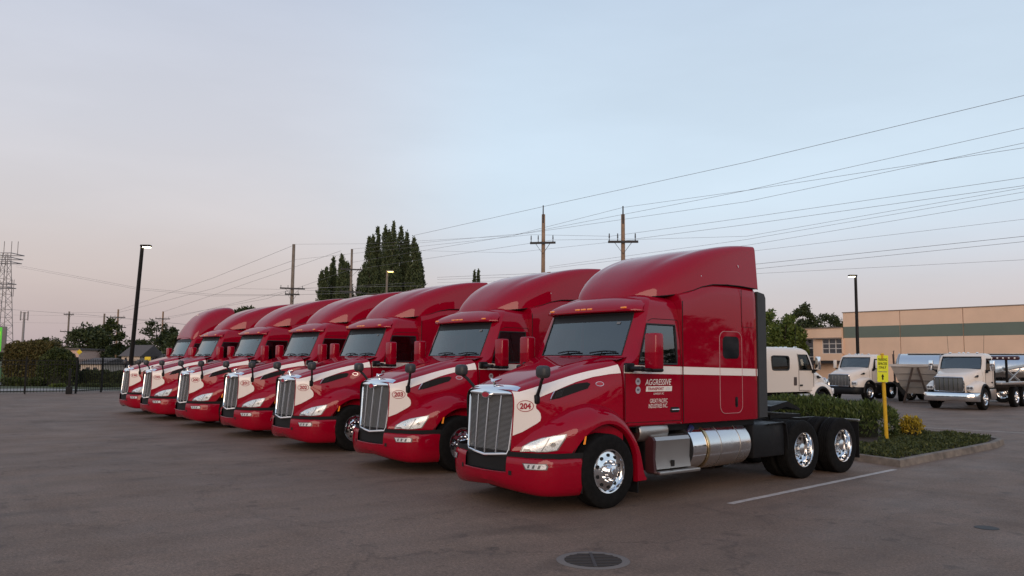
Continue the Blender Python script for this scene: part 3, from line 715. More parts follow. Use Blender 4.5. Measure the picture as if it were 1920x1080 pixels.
        flipped(B().cyl((.93, 4.0, 1.03), (.95, 4.0, 1.085), .05, n=14).bbox(.86, .92, 4.32, 4.40, 1.02, 1.07, .01), M['chrome'], 'filler_neck', T, s)
        # step box
        sb = flipped(B().prism([(1.06, .45), (1.06, .93), (1.17, .91), (1.205, .86), (1.19, .60), (1.215, .45)], 'y', 2.26, 3.03), M['brushed'], 'step_box', T, s, smooth=20)
        flipped(B().prism([(1.04, .40), (1.04, .93), (1.17, .91), (1.205, .86), (1.19, .60), (1.215, .40)], 'y', 2.21, 2.255), mat_once('maroon bracket', (.045, .012, .014), .5), 'step_bracket', sb, s, smooth=20)
        flipped(B().bbox(1.02, 1.30, 2.24, 3.16, .375, .425, .012), M['brushed'], 'step_plate', sb, s)
        flipped(B().prism(rrect(2.59, 2.65, .475, .565, .012, 3), 'x', 1.195, 1.222), M['gap'], 'latch', sb, s)
        flipped(B().bbox(.55, 1.04, 2.2, 3.04, .42, .92, .02), M['frame'], 'battery_box', T, s)
        flipped(B().lathe([(.0001, 2.02), (.13, 2.02), (.15, 2.05), (.15, 2.62), (.13, 2.65), (.0001, 2.65)], (.98, 0, .985), 'y', 24), M['brushed'], 'air_tank', T, s)
        # quarter fender and tool box ahead of the drive wheels
        flipped(B().bbox(.55, 1.16, 4.72, 5.62, .44, .99, .03), M['black'], 'tool_box', T, s)
        qf = [(5.1, .985), (5.55, 1.0), (5.62, .97), (5.66, .80), (5.68, .55)]
        flipped(B().tube([(1.19, y, z) for y, z in qf], .014, 5).grid([[(.60, y, z), (1.19, y, z)] for y, z in qf]), M['black'], 'quarter_fender', T, s)
        flipped(B().box(.62, 1.2, 8.04, 8.055, .24, .92), M['black'], 'mud_flap', T, s)
        flipped(B().bbox(.45, 1.22, 8.03, 8.075, .925, .965, .01), M['brushed'], 'flap_hanger', T, s)
        wheel(T, s*1.085, 1.27, s, 'front')
        for y in (6.17, 7.49):
            wheel(T, s*1.06, y, s, 'rear')
            ob('inner_tyre', tyre_geo(.27), M['rubber'], T, (s*.74, y, .505))
    for y in (6.17, 7.49): ob('drive_axle', B().cyl((-1, y, .505), (1, y, .505), .09, n=14).lathe([(.0001, -.22), (.2, -.15), (.24, 0), (.2, .15), (.0001, .22)], (0, y, .505), 'y', 16), M['frame'], T)
    ob('front_axle', B().cyl((-1, 1.27, .48), (1, 1.27, .48), .06, n=12), M['frame'], T)
    # deck plate, fifth wheel
    ob('deck_plate', B().box(-.48, .48, 5.0, 5.9, .985, 1.0), M['frame'], T)
    dk = ob('deck_panel', B().prism([(5.22, 1.0), (5.22, 1.30), (5.75, 1.30), (5.95, 1.0)], 'x', .49, .52), M['black'], T, smooth=20)
    ob('oval_badge', B().prism(oval(5.55, 1.16, .15, .055), 'x', .518, .53), M['alu'], dk)
    fw = [(6.25, 1.14), (6.30, 1.22), (6.85, 1.30), (7.25, 1.16), (7.25, 1.12), (6.8, 1.20), (6.3, 1.12)]
    ob('fifth_wheel', B().prism(fw, 'x', -.46, .46).box(-.5, .5, 6.2, 7.2, 1.0, 1.06), M['frame'], T, smooth=20)
    ob('air_lines', B().tube([(.2, 4.96, 1.9), (.25, 5.3, 1.5), (.3, 5.8, 1.35), (.2, 6.1, 1.5), (.1, 5.5, 1.75), (.0, 4.97, 2.0)], .018, 6).tube([(-.2, 4.96, 1.9), (-.2, 5.4, 1.4), (-.1, 5.9, 1.4), (-.05, 5.3, 1.8), (-.1, 4.97, 2.1)], .018, 6), M['black'], T)
    ob('rear_lamp_bar', B().bbox(-.4, .4, 7.95, 7.99, .72, .84, .01), M['frame'], T)
    return T

_mo = {}
def mat_once(name, col, rough):
    if name not in _mo: _mo[name] = mat(name, col, rough)
    return _mo[name]
def flip_if(b, s): return b if s > 0 else b.mirror()

def add_number(T, num):
    hood = [c for c in T.children if c.name.split('.')[0] == 'hood'][0]
    for s in (1, -1):
        sf = hood_side(s)
        ob('unit_number', text_on(num, .195, .338, 1.348, 1.432, sf, .0105, 0, .045, flip=(s < 0)), M['redtext'], hood)
        ring = [lift(sf, a, b, .0095) for a, b in oval(.266, 1.390, .105, .073, 32)]
        ob('number_ring', B().tube(ring, .005, 4, True), M['redtext'], hood)

# ------------------------------------------------------------------ GROUND
def asphalt_mat():
    m = bpy.data.materials.new('weathered asphalt'); m.use_nodes = True; n, l = m.node_tree.nodes, m.node_tree.links
    p = n['Principled BSDF']; p.inputs['Specular IOR Level'].default_value = .45
    t = n.new('ShaderNodeTexCoord')
    def noise(sc, det=6, rough=.6, stretch=None):
        a = n.new('ShaderNodeTexNoise'); a.inputs['Scale'].default_value = sc; a.inputs['Detail'].default_value = det; a.inputs['Roughness'].default_value = rough
        if stretch:
            k = n.new('ShaderNodeMapping'); k.inputs['Scale'].default_value = stretch; l.new(t.outputs['Object'], k.inputs[0]); l.new(k.outputs[0], a.inputs[0])
        else: l.new(t.outputs['Object'], a.inputs['Vector'])
        return a
    def rng(src, a, b, c, d):
        k = n.new('ShaderNodeMapRange'); k.inputs[1].default_value = a; k.inputs[2].default_value = b; k.inputs[3].default_value = c; k.inputs[4].default_value = d
        l.new(src, k.inputs[0]); return k.outputs[0]
    def mul(a, b):
        k = n.new('ShaderNodeMath'); k.operation = 'MULTIPLY'; l.new(a, k.inputs[0]); l.new(b, k.inputs[1]); return k.outputs[0]
    big = rng(noise(.16, 4).outputs[0], .3, .7, .84, 1.14)
    mid = rng(noise(1.6, 6, .65, (1, .35, 1)).outputs[0], .3, .7, .80, 1.16)
    fine = rng(noise(140, 3, .7).outputs[0], .25, .75, .60, 1.42)
    grit = rng(noise(38, 5, .75).outputs[0], .3, .7, .70, 1.32)
    spots = rng(noise(2.6, 2, .5).outputs[0], .64, .72, 1.0, .66)
    pit = n.new('ShaderNodeTexVoronoi'); pit.inputs['Scale'].default_value = 7.; l.new(t.outputs['Object'], pit.inputs['Vector'])
    pits = rng(pit.outputs['Distance'], .05, .11, .55, 1.0)
    agg = rng(noise(19, 8, .9).outputs[0], .34, .66, .58, 1.42)
    # darker drips and tyre tracks where the bays have been used
    oil = rng(noise(.9, 3, .5, (1, .5, 1)).outputs[0], .60, .70, 1.0, .74)
    trk = rng(noise(.55, 4, .6, (.25, 2.2, 1)).outputs[0], .55, .66, 1.0, .86)
    k = mul(mul(mul(mul(big, mid), mul(fine, grit)), mul(spots, pits)), mul(mul(agg, oil), trk))
    v = n.new('ShaderNodeVectorMath'); v.operation = 'SCALE'; v.inputs[0].default_value = (.168, .109, .077); l.new(k, v.inputs['Scale'])
    # hairline cracks
    vo = n.new('ShaderNodeTexVoronoi'); vo.feature = 'DISTANCE_TO_EDGE'; vo.inputs['Scale'].default_value = .22
    wv = noise(1.3, 5); ad = n.new('ShaderNodeVectorMath'); ad.operation = 'MULTIPLY_ADD'; ad.inputs[1].default_value = (1.6, 1.6, 0)
    l.new(wv.outputs['Color'], ad.inputs[0]); l.new(t.outputs['Object'], ad.inputs[2]); l.new(ad.outputs[0], vo.inputs['Vector'])
    ck = rng(vo.outputs['Distance'], .0, .005, .62, 1.0)
    v2 = n.new('ShaderNodeVectorMath'); v2.operation = 'SCALE'; l.new(v.outputs[0], v2.inputs[0]); l.new(ck, v2.inputs['Scale'])
    l.new(v2.outputs[0], p.inputs['Base Color'])
    l.new(rng(noise(.7, 4).outputs[0], .3, .7, .58, .80), p.inputs['Roughness'])
    b = n.new('ShaderNodeBump'); b.inputs['Strength'].default_value = .9; b.inputs['Distance'].default_value = .010
    l.new(noise(120, 4, .7).outputs[0], b.inputs['Height']); l.new(b.outputs[0], p.inputs['Normal'])
    return m
M['asphalt'] = asphalt_mat()
M['grass'] = mat('rough grass', (.055, .065, .025), .9, var=.4, vscale=1.2, bump=.5, bscale=20)
M['earth'] = mat('bark mulch', (.045, .028, .018), .95, var=.4, vscale=9, bump=.8, bscale=40)
M['concrete'] = mat('kerb concrete', (.165, .132, .105), .85, var=.45, vscale=3.5, bump=.3, bscale=50)
M['pavement'] = mat('pavement concrete', (.26, .235, .22), .85, var=.15, vscale=.8)
M['roadpaint'] = mat('worn white line paint', (.42, .37, .34), .7, var=.22, vscale=7, bump=.2, bscale=90)
M['farasphalt'] = mat('road asphalt', (.10, .09, .088), .8, var=.2, vscale=.5)

def sheet(name, poly, z, m, label=None):
    return struct(ob(name, B().add([(x, y, z) for x, y in poly], [tuple(range(len(poly)))]), m, smooth=0), label)
sheet('ground', [(-1800, -1800), (1800, -1800), (1800, 1800), (-1800, 1800)], -.012, M['grass'])
sheet('parking_lot', [(-45.2, -60), (70, -60), (70, 118), (-60, 118), (-60, 40), (-45.2, 30)], 0, M['asphalt'])
sheet('road', [(-74, -300), (-62, -300), (-62, 300), (-74, 300)], -.006, M['farasphalt'])
sheet('pavement', [(-61.4, -300), (-58.5, -300), (-58.5, 300), (-61.4, 300)], .05, M['pavement'])
sheet('path', [(-51.5, -14), (-46.2, -14), (-46.2, 6), (-51.5, 2)], -.004, M['pavement'])

def strip(name, a, b, w, label):
    a, b = Vector(a), Vector(b); d = (b-a).normalized(); q = Vector((-d.y, d.x, 0))*w/2
    n = 24; rows = []
    rg = random.Random(name+str(a.x))
    for i in range(n+1):
        c = a+(b-a)*i/n; rows.append([c+q*(1+rg.uniform(-.10, .10)), c-q*(1+rg.uniform(-.10, .10))])
    o = ob(name, B().grid([[(p.x, p.y, .004) for p in r] for r in rows]), M['roadpaint'], smooth=0)
    struct(o, label); return o
strip('painted_line', (1.97, 2.95, 0), (1.52, 8.75, 0), .11, 'white painted bay line beside the nearest red truck')
strip('painted_line', (-6.0, 19.5, 0), (2.5, 21.2, 0), .10, 'faint white painted line beyond the planted island')
for i, x in enumerate((-2.1, -6.2, -10.1, -13.8, -17.5, -20.9)):
    strip('painted_line', (x, 3.2, 0), (x-.3, 8.75, 0), .11, 'white painted bay line hidden between two red trucks')

# drain grate ---------------------------------------------------------------
def drain(c, r, label):
    T = thing('storm_drain', label, 'drain', (c.x, c.y, 0.0), R(51))
    ob('rim', B().lathe([(r*1.28, .002), (r*1.24, .007), (r*1.02, .008), (r*1.0, .004)], n=40, axis='z'), mat_once('worn iron', (.15, .125, .11), .75), T)
    ob('shaft', B().lathe([(r*1.0, .0045), (.0001, .0045)], n=40, axis='z'), M['gap'], T)
    for k in range(9):
        y = (k-4)/4.6*r; x = math.sqrt(max(0, r*r-y*y))
        ob('grate_bar', B().box(-x, x, y-.009, y+.009, .0048, .010), mat_once('iron grate', (.045, .037, .034), .7), T)
    ob('grate_bar', B().box(-.016, .016, -r, r, .0055, .013), mat_once('iron grate', (.045, .037, .034), .7), T)
drain(gnd(1112, 1051), .29, 'round cast iron storm drain grate in the asphalt near the camera')
d2 = gnd(1850, 990)
tag(ob('manhole_cover', B().lathe([(.14, .002), (.135, .006), (.0001, .007)], n=24, axis='z'), mat_once('dark iron', (.03, .027, .026), .7), loc=(d2.x, d2.y, 0)), 'small dark round utility cover in the asphalt at lower right', 'manhole cover')

# ------------------------------------------------------------------ foliage
def fast(name, vs, fs, m, parent=None, loc=(0, 0, 0)):
    me = bpy.data.meshes.new(name); me.from_pydata(vs, [], fs); me.materials.append(m)
    o = bpy.data.objects.new(name, me); COL.objects.link(o); o.location = loc
    if parent: o.parent = parent
    return o
def leaf(vs, fs, p, size, rg, up=0., asp=.55):
    """one bent leaf (or leaf spray)"""
    d = Vector((rg.gauss(0, 1), rg.gauss(0, 1), rg.gauss(0, 1)+up*2)).normalized()
    e = d.cross(Vector((rg.gauss(0, 1), rg.gauss(0, 1), rg.gauss(0, 1)))).normalized()
    g = d.cross(e); L = size*rg.uniform(.7, 1.35); w = L*asp*.5
    k = len(vs)
    vs += [tuple(p), tuple(p+d*L*.5+e*w), tuple(p+d*L-g*L*.15), tuple(p+d*L*.5-e*w+g*L*.08)]
    fs.append((k, k+1, k+2, k+3))
def clump(vs, fs, c, r, n, size, rg, up=0., asp=.55):
    for _ in range(n):
        while True:
            q = Vector((rg.uniform(-1, 1), rg.uniform(-1, 1), rg.uniform(-1, 1)))
            if q.length < 1: break
        q = q*(.55+.45*rg.random())
        leaf(vs, fs, c+Vector((q.x*r[0], q.y*r[1], q.z*r[2])), size, rg, up, asp)

M['leaf_dark'] = leaf_mat('dark foliage', (.022, .032, .013), (.062, .078, .028), (.09, .105, .04))
M['leaf_poplar'] = leaf_mat('poplar foliage', (.032, .046, .022), (.088, .112, .048), (.13, .145, .065))
M['leaf_mid'] = leaf_mat('mid green foliage', (.022, .032, .010), (.062, .078, .022), (.085, .10, .03))
M['leaf_lime'] = leaf_mat('bright green foliage', (.045, .07, .012), (.105, .135, .028), (.15, .17, .045))
M['leaf_brown'] = leaf_mat('bronze green hedge', (.045, .040, .013), (.125, .098, .034), (.12, .13, .04))
M['leaf_yew'] = leaf_mat('yew foliage', (.026, .042, .012), (.095, .130, .034), (.16, .185, .06), .2, .45)
M['leaf_gold'] = leaf_mat('golden shrub foliage', (.16, .115, .012), (.46, .32, .03), (.55, .42, .06))
M['leaf_cover'] = leaf_mat('ground cover foliage', (.028, .036, .012), (.080, .094, .030), (.12, .12, .04))
M['bark'] = mat('bark', (.06, .045, .035), .95, var=.3, vscale=6, bump=.6, bscale=20)
M['core'] = mat('inner twigs', (.014, .016, .008), 1.)

def limbs(g, base, h, w, rg, n=7, r=.16):
    top = base+Vector((rg.uniform(-.03, .03)*h, rg.uniform(-.03, .03)*h, h*.86))
    pts = [base+(top-base)*t+Vector((rg.uniform(-1, 1)*.03*h*t, rg.uniform(-1, 1)*.03*h*t, 0)) for t in (0, .2, .4, .6, .8, 1)]
    g.tube(pts, [r*(1.25 if i == 0 else 1-i/5.6) for i in range(6)], 7)
    for i in range(n):
        t = .25+.6*i/n; p = base+(top-base)*t; a = i*2.4+rg.random()
        q = p+Vector((math.cos(a)*w*.4, math.sin(a)*w*.4, h*.14))
        g.tube([p, (p+q)/2+Vector((0, 0, .02*h)), q], [r*.45*(1-t*.6), r*.3*(1-t*.6), r*.08], 5)

def round_tree(loc, h, w, label, m, seed, group=None, trunk=.22, nclump=46, per=95, size=.42, ragged=.25, name='tree'):
    rg = random.Random(seed)
    T = thing(name, label, 'tree', loc, 0, group)
    g = B(); limbs(g, Vector((0, 0, 0)), h, w, rg, 8, h*.018+.05)
    ob('trunk', g, M['bark'], T)
    vs, fs = [], []
    z0 = h*trunk; hc = (h-z0)/2
    for i in range(nclump):
        while True:
            q = Vector((rg.uniform(-1, 1), rg.uniform(-1, 1), rg.uniform(-1, 1)))
            if q.length < 1: break
        q = q.normalized()*(q.length**.5)
        c = Vector((q.x*w*.5*.86, q.y*w*.5*.86, z0+hc+q.z*hc*.88))
        s = w*.5*rg.uniform(.20, .20+ragged)
        clump(vs, fs, c, (s, s, s*.8), per, size, rg)
    fast('crown', vs, fs, m, T)
    return T
def poplar(loc, h, w, label, seed, group):
    rg = random.Random(seed); T = thing('poplar_tree', label, 'tree', loc, 0, group)
    ob('trunk', B().tube([(0, 0, 0), (0, 0, h*.4), (0, 0, h*.9)], [.3, .2, .05], 7), M['bark'], T)
    vs, fs = [], []
    for sp in range(5):
        a = rg.uniform(0, 6.3); rr = w*.32*(sp > 0)*rg.uniform(.5, 1.1); hh = h*(1 if sp == 0 else rg.uniform(.72, .97))
        bx, by = math.cos(a)*rr, math.sin(a)*rr
        z = h*.06
        while z < hh:
            t = z/hh; rad = w*.34*(1-t)**.62*(.55+.45*min(1, t*5))+.07
            a2 = rg.uniform(0, 6.3)
            c = Vector((bx*(1-.5*t)+math.cos(a2)*rad*.55, by*(1-.5*t)+math.sin(a2)*rad*.55, z))
            clump(vs, fs, c, (rad*.6, rad*.6, .75), 30, .36, rg, .9, .45)
            z += rg.uniform(.14, .30)*(1 if t < .8 else .6)
    fast('crown', vs, fs, M['leaf_poplar'], T)
    return T
def conifer(loc, h, w, label, seed, group=None):
    rg = random.Random(seed); T = thing('tree', label, 'tree', loc, 0, group)
    ob('trunk', B().tube([(0, 0, 0), (0, 0, h*.95)], [.28, .04], 7), M['bark'], T)
    vs, fs = [], []
    z = h*.1
    while z < h:
        t = z/h; rad = w*.5*(1-t)**.7*rg.uniform(.75, 1.1)+.1
        for k in range(5):
            a = rg.uniform(0, 6.3); clump(vs, fs, Vector((math.cos(a)*rad*.6, math.sin(a)*rad*.6, z)), (rad*.5, rad*.5, .5), 26, .40, rg, -.1)
        z += h*.045
    fast('crown', vs, fs, M['leaf_dark'], T)
    return T

def hedge(name, label, cat, poly_c, L, W, H, rz, m, seed, n, size, up=.3, asp=.4, wave=.10, ends=.3):
    """clipped or shaggy hedge: leaf shoots all over a dark twiggy core; long side along local x"""
    rg = random.Random(seed); T = thing(name, label, cat, poly_c, rz)
    def lump(x, y): return 1+wave*(math.sin(x*2.1+seed)+math.sin(x*4.7+y*3+seed*2)*.6+math.sin(y*3.9+seed*3)*.5)
    core = B(); rows = []
    for i in range(15):
        x = (i/14-.5)*L*.93; e = min(1, (1-abs(i/7-1))*L/(ends*2+.01)+.25); row = []
        for k in range(11):
            a = math.pi*k/10; c, s_ = math.cos(a), math.sin(a)
            row.append((x, -W*.44*e*math.copysign(abs(c)**.5, c), H*.90*lump(x, -c*W/2)*(.6+.4*e)*abs(s_)**.5))
        rows.append(row)
    core.grid(rows); core.add(rows[0], [tuple(range(11))]); core.add(rows[-1], [tuple(range(11))]); ob('twigs', core, M['core'], T)
    vs, fs = [], []
    for _ in range(n):
        x = rg.uniform(-.5, .5)*L; ed = min(1, (L/2-abs(x))/ends) if ends > 0 else 1; ed = max(.02, ed)**.5
        a = rg.random()*math.pi; c, s_ = math.cos(a), math.sin(a); k = rg.uniform(.84, 1.0)
        y = W*.5*math.copysign(abs(c)**.5, c)*ed*k; z = H*lump(x, y)*(abs(s_)**.5)*(.55+.45*ed)*k
        leaf(vs, fs, Vector((x, y, max(.02, z))), size, rg, up if z > H*.5 else up*.5, asp)
    fast('foliage', vs, fs, m, T)
    return T

# ------------------------------------------------------------------ PLANTED ISLAND behind the trucks
KO = [(1.45, 9.13), (1.30, 11.0), (1.17, 13.2), (1.02, 15.0), (.75, 16.2), (.2, 16.9), (-.8, 17.3), (-3, 17.5), (-27, 18.2), (-27, 9.9), (-4, 9.75), (.2, 9.5), (1.1, 9.28)]
def inset(P, d):
    n = len(P); out = []
    for i in range(n):
        a, b, c = Vector(P[i-1]), Vector(P[i]), Vector(P[(i+1) % n])
        u, v = (b-a).normalized(), (c-b).normalized(); m_ = Vector((-(u.y+v.y), u.x+v.x))
        m_.normalize(); k = d/max(.4, (m_.x*-u.y+m_.y*u.x)); out.append(tuple(b+m_*k))
    return out
KI = inset(KO, .16)
def dense(P, st=.5):
    out = []
    for i in range(len(P)):
        a, b = Vector(P[i]), Vector(P[(i+1) % len(P)]); k = max(1, int((b-a).length/st)); out += [tuple(a+(b-a)*j/k) for j in range(k)]
    return out
KB = B(); n = len(KO); KO2 = inset(KO, .025)
for ring in range(n):
    a, b = ring, (ring+1) % n
    KB.add([(*KO[a], 0), (*KO[b], 0), (*KO2[b], .13), (*KO2[a], .13)], [(0, 1, 2, 3)])
    KB.add([(*KO2[a], .13), (*KO2[b], .13), (*inset(KO, .045)[b], .145), (*inset(KO, .045)[a], .145)], [(0, 1, 2, 3)])
    KB.add([(*inset(KO, .045)[a], .145), (*inset(KO, .045)[b], .145), (*KI[b], .14), (*KI[a], .14)], [(0, 1, 2, 3)])
    KB.add([(*KI[a], .14), (*KI[b], .14), (*KI[b], .02), (*KI[a], .02)], [(0, 1, 2, 3)])
struct(ob('kerb', KB, M['concrete'], smooth=25, weld=True))
struct(ob('planting_bed', B().add([(x, y, .11) for x, y in KI], [tuple(range(len(KI)))]), M['earth'], smooth=0))
# joints cut in the kerb
hedge('hedge', 'long dense dark green yew hedge on the island behind the red trucks', 'hedge', (-8.75, 14.45, .10), 15.4, 1.8, .92, R(-3), M['leaf_yew'], 3, 30000, .13, .9, .26, .07, .5)
def ground_cover(label, poly, n, seed, m, z=.11, size=.10, hgt=.16):
    rg = random.Random(seed); vs, fs = [], []
    x0, x1 = min(p[0] for p in poly), max(p[0] for p in poly); y0, y1 = min(p[1] for p in poly), max(p[1] for p in poly)
    k = 0
    while k < n:
        x, y = rg.uniform(x0, x1), rg.uniform(y0, y1)
        if not inside((x, y), poly): continue
        hh = hgt*(.5+.5*math.sin(x*3.1+seed)*math.sin(y*2.3+seed*2)+.3*math.sin(x*7+y*5))
        if hh < .015 and rg.random() < .7: continue
        leaf(vs, fs, Vector((x, y, z+max(0, hh)*rg.random())), size, rg, .4, .6); k += 1
    return tag(fast('ground_cover', vs, fs, m), label, 'ground cover', kind='stuff')
ground_cover('low green ground cover spreading over the island up to the kerb', [(1.18, 9.45), (1.05, 11.0), (.92, 13.2), (.78, 14.9), (.5, 16.0), (-.3, 16.6), (-1.6, 16.8), (-1.9, 15.2), (-1.0, 13.6), (-.55, 12.0), (-.7, 10.2), (-.6, 9.8), (.2, 9.72)], 15000, 5, M['leaf_cover'], size=.065, hgt=.13)
rg = random.Random(9); gp = gnd(1708, 827)
T = thing('golden_shrub', 'small rounded golden yellow shrub on the island beside the sign post', 'shrub', (gp.x, gp.y, .10))
vs_, fs_ = [], []
clump(vs_, fs_, Vector((0, 0, .28)), (.34, .34, .30), 1500, .085, rg, .5, .5); fast('foliage', vs_, fs_, M['leaf_gold'], T)
ob('twigs', B().lathe([(.0001, .02), (.16, .06), (.22, .25), (.14, .42), (.0001, .48)], n=12, axis='z'), M['core'], T)

# yellow sign post
sb_ = gnd(1663, 836); D = (sb_-CAM).dot(_f); tp = at(1654, 664, D); lean = Vector((tp.x-sb_.x, tp.y-sb_.y, tp.z))
T = thing('sign_post', 'yellow square post with a fluorescent yellow parking sign standing on the island', 'sign', (sb_.x, sb_.y, 0.1))
M['yellow'] = mat('yellow post paint', (.62, .36, .015), .5, var=.12, vscale=9)
M['fluoro'] = mat('fluorescent yellow sign', (.70, .72, .01), .45)
h_ = lean.z-.1
ob('post', B().cyl((0, 0, 0), (lean.x, lean.y, h_), .048, .044, 8), M['yellow'], T)
ob('cap', B().cyl((lean.x, lean.y, h_), (lean.x, lean.y, h_+.02), .052, .035, 8), M['yellow'], T)
sp_ = ob('sign_plate', B().prism(rrect(-.125, .125, -.33, .33, .02, 3), 'y', -.01, .006), M['fluoro'], T, (lean.x*.835, lean.y*.835-.0, h_*.835), (0, 0, R(22)), smooth=20)
sp_.location = Vector((lean.x*.835, lean.y*.835, h_*.835)) + Vector((math.sin(R(22)), -math.cos(R(22)), 0))*.06
sp_.rotation_euler = (0, -math.atan2(-lean.x, lean.z)*.6, R(22))
ssurf = lambda a, b: (a, -.011, b)
def flat_text(s, a0, a1, b0, b1, par, m, y=-.013, bold=.02):
    v, f = text2d(s, 0, bold); return ob('lettering', B().add([(a0+(a1-a0)*p, y, b0+(b1-b0)*q) for p, q in v], f), m, par, smooth=0)
for s_, a, b0, b1 in (('PARKING', .10, .19, .26), ('SPACES', .10, .09, .155), ('ONLY', .085, .0, .06)):
    flat_text(s_, -a, a, b0, b1, sp_, M['gap'])
ob('sign_line', B().box(-.10, .10, -.0125, -.0115, -.085, -.07), M['badgedark'], sp_)
ob('sign_arrow', B().prism([(-.015, -.28), (.015, -.28), (.015, -.20), (.035, -.20), (0, -.13), (-.035, -.20), (-.015, -.20)], 'y', -.0135, -.012), M['gap'], sp_, smooth=0)

# ------------------------------------------------------------------ PLACE THE RED TRUCKS
POS = [(0, 0), (-4.10, .44), (-8.21, .47), (-11.95, .57), (-15.64, .47), (-19.29, .39), (-22.75, .53)]
NUM = ['204', '203', '202', '201', '200', '199', '198']
LAB = ['nearest red semi truck, unit 204, with its whole left side in view', 'red semi truck marked 203, second in the row from the camera', 'red semi truck marked 202, third in the row from the camera',
       'red semi truck marked 201, in the middle of the row of seven', 'red semi truck marked 200, fifth in the row from the camera', 'red semi truck second from the far end of the row', 'farthest red semi truck with a steep tall roof and no sun visor']
proto = make_truck()
trucks = [proto]+[copy_tree(proto) for _ in POS[1:]]
for T, (x, y), nm, lb in zip(trucks, POS, NUM, LAB):
    T.location = (x, y, 0); T['label'] = lb; add_number(T, nm)
    if nm != '204': T.rotation_euler.z = R(.25*math.sin(int(nm)*2.3))
# the last truck has a one-piece raised roof instead of visor and fairing
for c in list(trucks[6].children):
    if c.name.split('.')[0] in ('roof_fairing', 'sun_visor'):
        for g in list(c.children): bpy.data.objects.remove(g)
        bpy.data.objects.remove(c)
rows = []
for y, w_, z0, zt, n in ((2.10, .86, 2.72, 2.80, 3), (2.13, .95, 2.72, 2.95, 3.2), (2.2, 1.0, 2.74, 3.13, 3.4), (2.34, 1.03, 2.76, 3.38, 3.5), (2.55, 1.06, 2.78, 3.63, 3.6), (2.8, 1.08, 2.80, 3.82, 3.8), (3.1, 1.10, 2.9, 3.95, 4), (3.35, 1.10, 3.0, 4.01, 4.5), (3.55, 1.09, 3.05, 4.02, 5), (3.66, 1.06, 3.05, 3.99, 5)):
    half = []
    for k in range(29):
        t = k/28*math.pi/2; c, q = math.cos(t), math.sin(t)
        half.append((w_*(c**(2/n) if c > 1e-9 else 0), z0+(zt-z0)*(q**(2/n) if q > 1e-9 else 0)))
    rows.append([(x, y, z) for x, z in half]+[(-x, y, z) for x, z in reversed(half[:-1])])
g = B().grid(rows); g.add(rows[-1], [tuple(range(len(rows[-1])))])
ob('raised_roof', g, M['red'], trucks[6], smooth=40)

# ------------------------------------------------------------------ UTILITY POLES AND LINES
M['pole'] = mat('weathered timber pole', (.24, .155, .10), .9, var=.25, vscale=2.5, bump=.3, bscale=25)
M['polegrey'] = mat('grey timber pole', (.17, .14, .115), .9, var=.25, vscale=2.5)
M['arm'] = mat('dark crossarm', (.035, .033, .034), .8)
M['wire'] = mat('overhead wire', (.15, .15, .16), .7)
def iD(px): return 1/(.0125+(px-560)*1.243e-5) if px >= 551 else 1/(.0125+(px-551)*1.18e-5)
def foot(px, py, D):
    p = at(px, py, D); return Vector((p.x, p.y, 0)), p.z
def upole(px, ptop, D, label, arms=(), pins=(), m='pole', r=.15, pin_top=0, rz=None, wmul=1.):
    b, h = foot(px, ptop, D); T = thing('utility_pole', label, 'utility pole', b, YAW+R(18) if rz is None else rz, 'utility poles')
    ob('post', B().cyl((0, 0, 0), (0, 0, h), r*1.15, r*.78, 10), M[m], T)
    for py, w in arms:
        z = at(px, py, D).z
        a = ob('crossarm', B().box(-w/2, w/2, -r-.13, -r-.01, z-.07, z+.07), M['arm'], T)
        ob('brace', B().tube([(-w*.28, -r-.05, z-.05), (0, -r-.02, z-.75), (w*.28, -r-.05, z-.05)], .02, 4), M['arm'], T)
        for q in (-.46, .40, -.18):
            ob('insulator', B().cyl((w*q, -r-.07, z+.07), (w*q+.0, -r-.07, z+.24), .035, .02, 6).cyl((w*q, -r-.07, z+.24), (w*q, -r-.07, z+.52 if pin_top else z+.3), .045, .03, 6), M['arm'], T)
    if pin_top: ob('pole_top_pin', B().cyl((.0, -.12, h-.6), (.0, -.12, h+pin_top), .05, .04, 6), M['arm'], T)
    return T
upole(1019, 402, iD(1019), 'timber utility pole with one dark crossarm above the second red truck roof', [(457, 1.75)], pin_top=.6, rz=YAW+R(-12))
upole(1168, 402, iD(1168), 'timber utility pole with one dark crossarm above the nearest truck roof', [(455, 1.85)], pin_top=.5, rz=YAW+R(-6))
upole(551, 458, 80, 'tall timber utility pole with two crossarms left of the poplars', [(542, 2.4), (553, 1.4)], m='polegrey', r=.19)
upole(660, 467, 84, 'timber utility pole standing between the two clumps of poplars', [(506, 2.3), (548, 2.2)], m='polegrey', r=.15)
upole(130, 584, 140, 'distant utility pole behind the tall clipped hedge', [(590, 1.6), (622, 2.4)], m='polegrey', r=.17)
upole(196, 588, 120, 'distant bare utility pole in front of the dense round tree', [], m='polegrey', r=.16)
upole(222, 580, 128, 'distant utility pole with two crossarms beside the dark lamp post', [(595, 2.2), (614, 2.6)], m='pole', r=.16)
upole(306, 584, 130, 'distant utility pole with a crossarm in front of the airy tree', [(598, 2.2)], m='pole', r=.16)
upole(2190, 120, iD(2190), 'utility pole beyond the right edge carrying the overhead lines', [(200, 2.4), (300, 2.4)], m='pole', r=.16)
_EDGE = [179, 240, 268, 277, 333, 348, 352, 360, 373, 411, 443, 453, 487]
_OR = ['topmost', 'second', 'third', 'fourth', 'fifth', 'sixth', 'seventh', 'eighth', 'ninth', 'tenth', 'eleventh', 'twelfth', 'lowest']
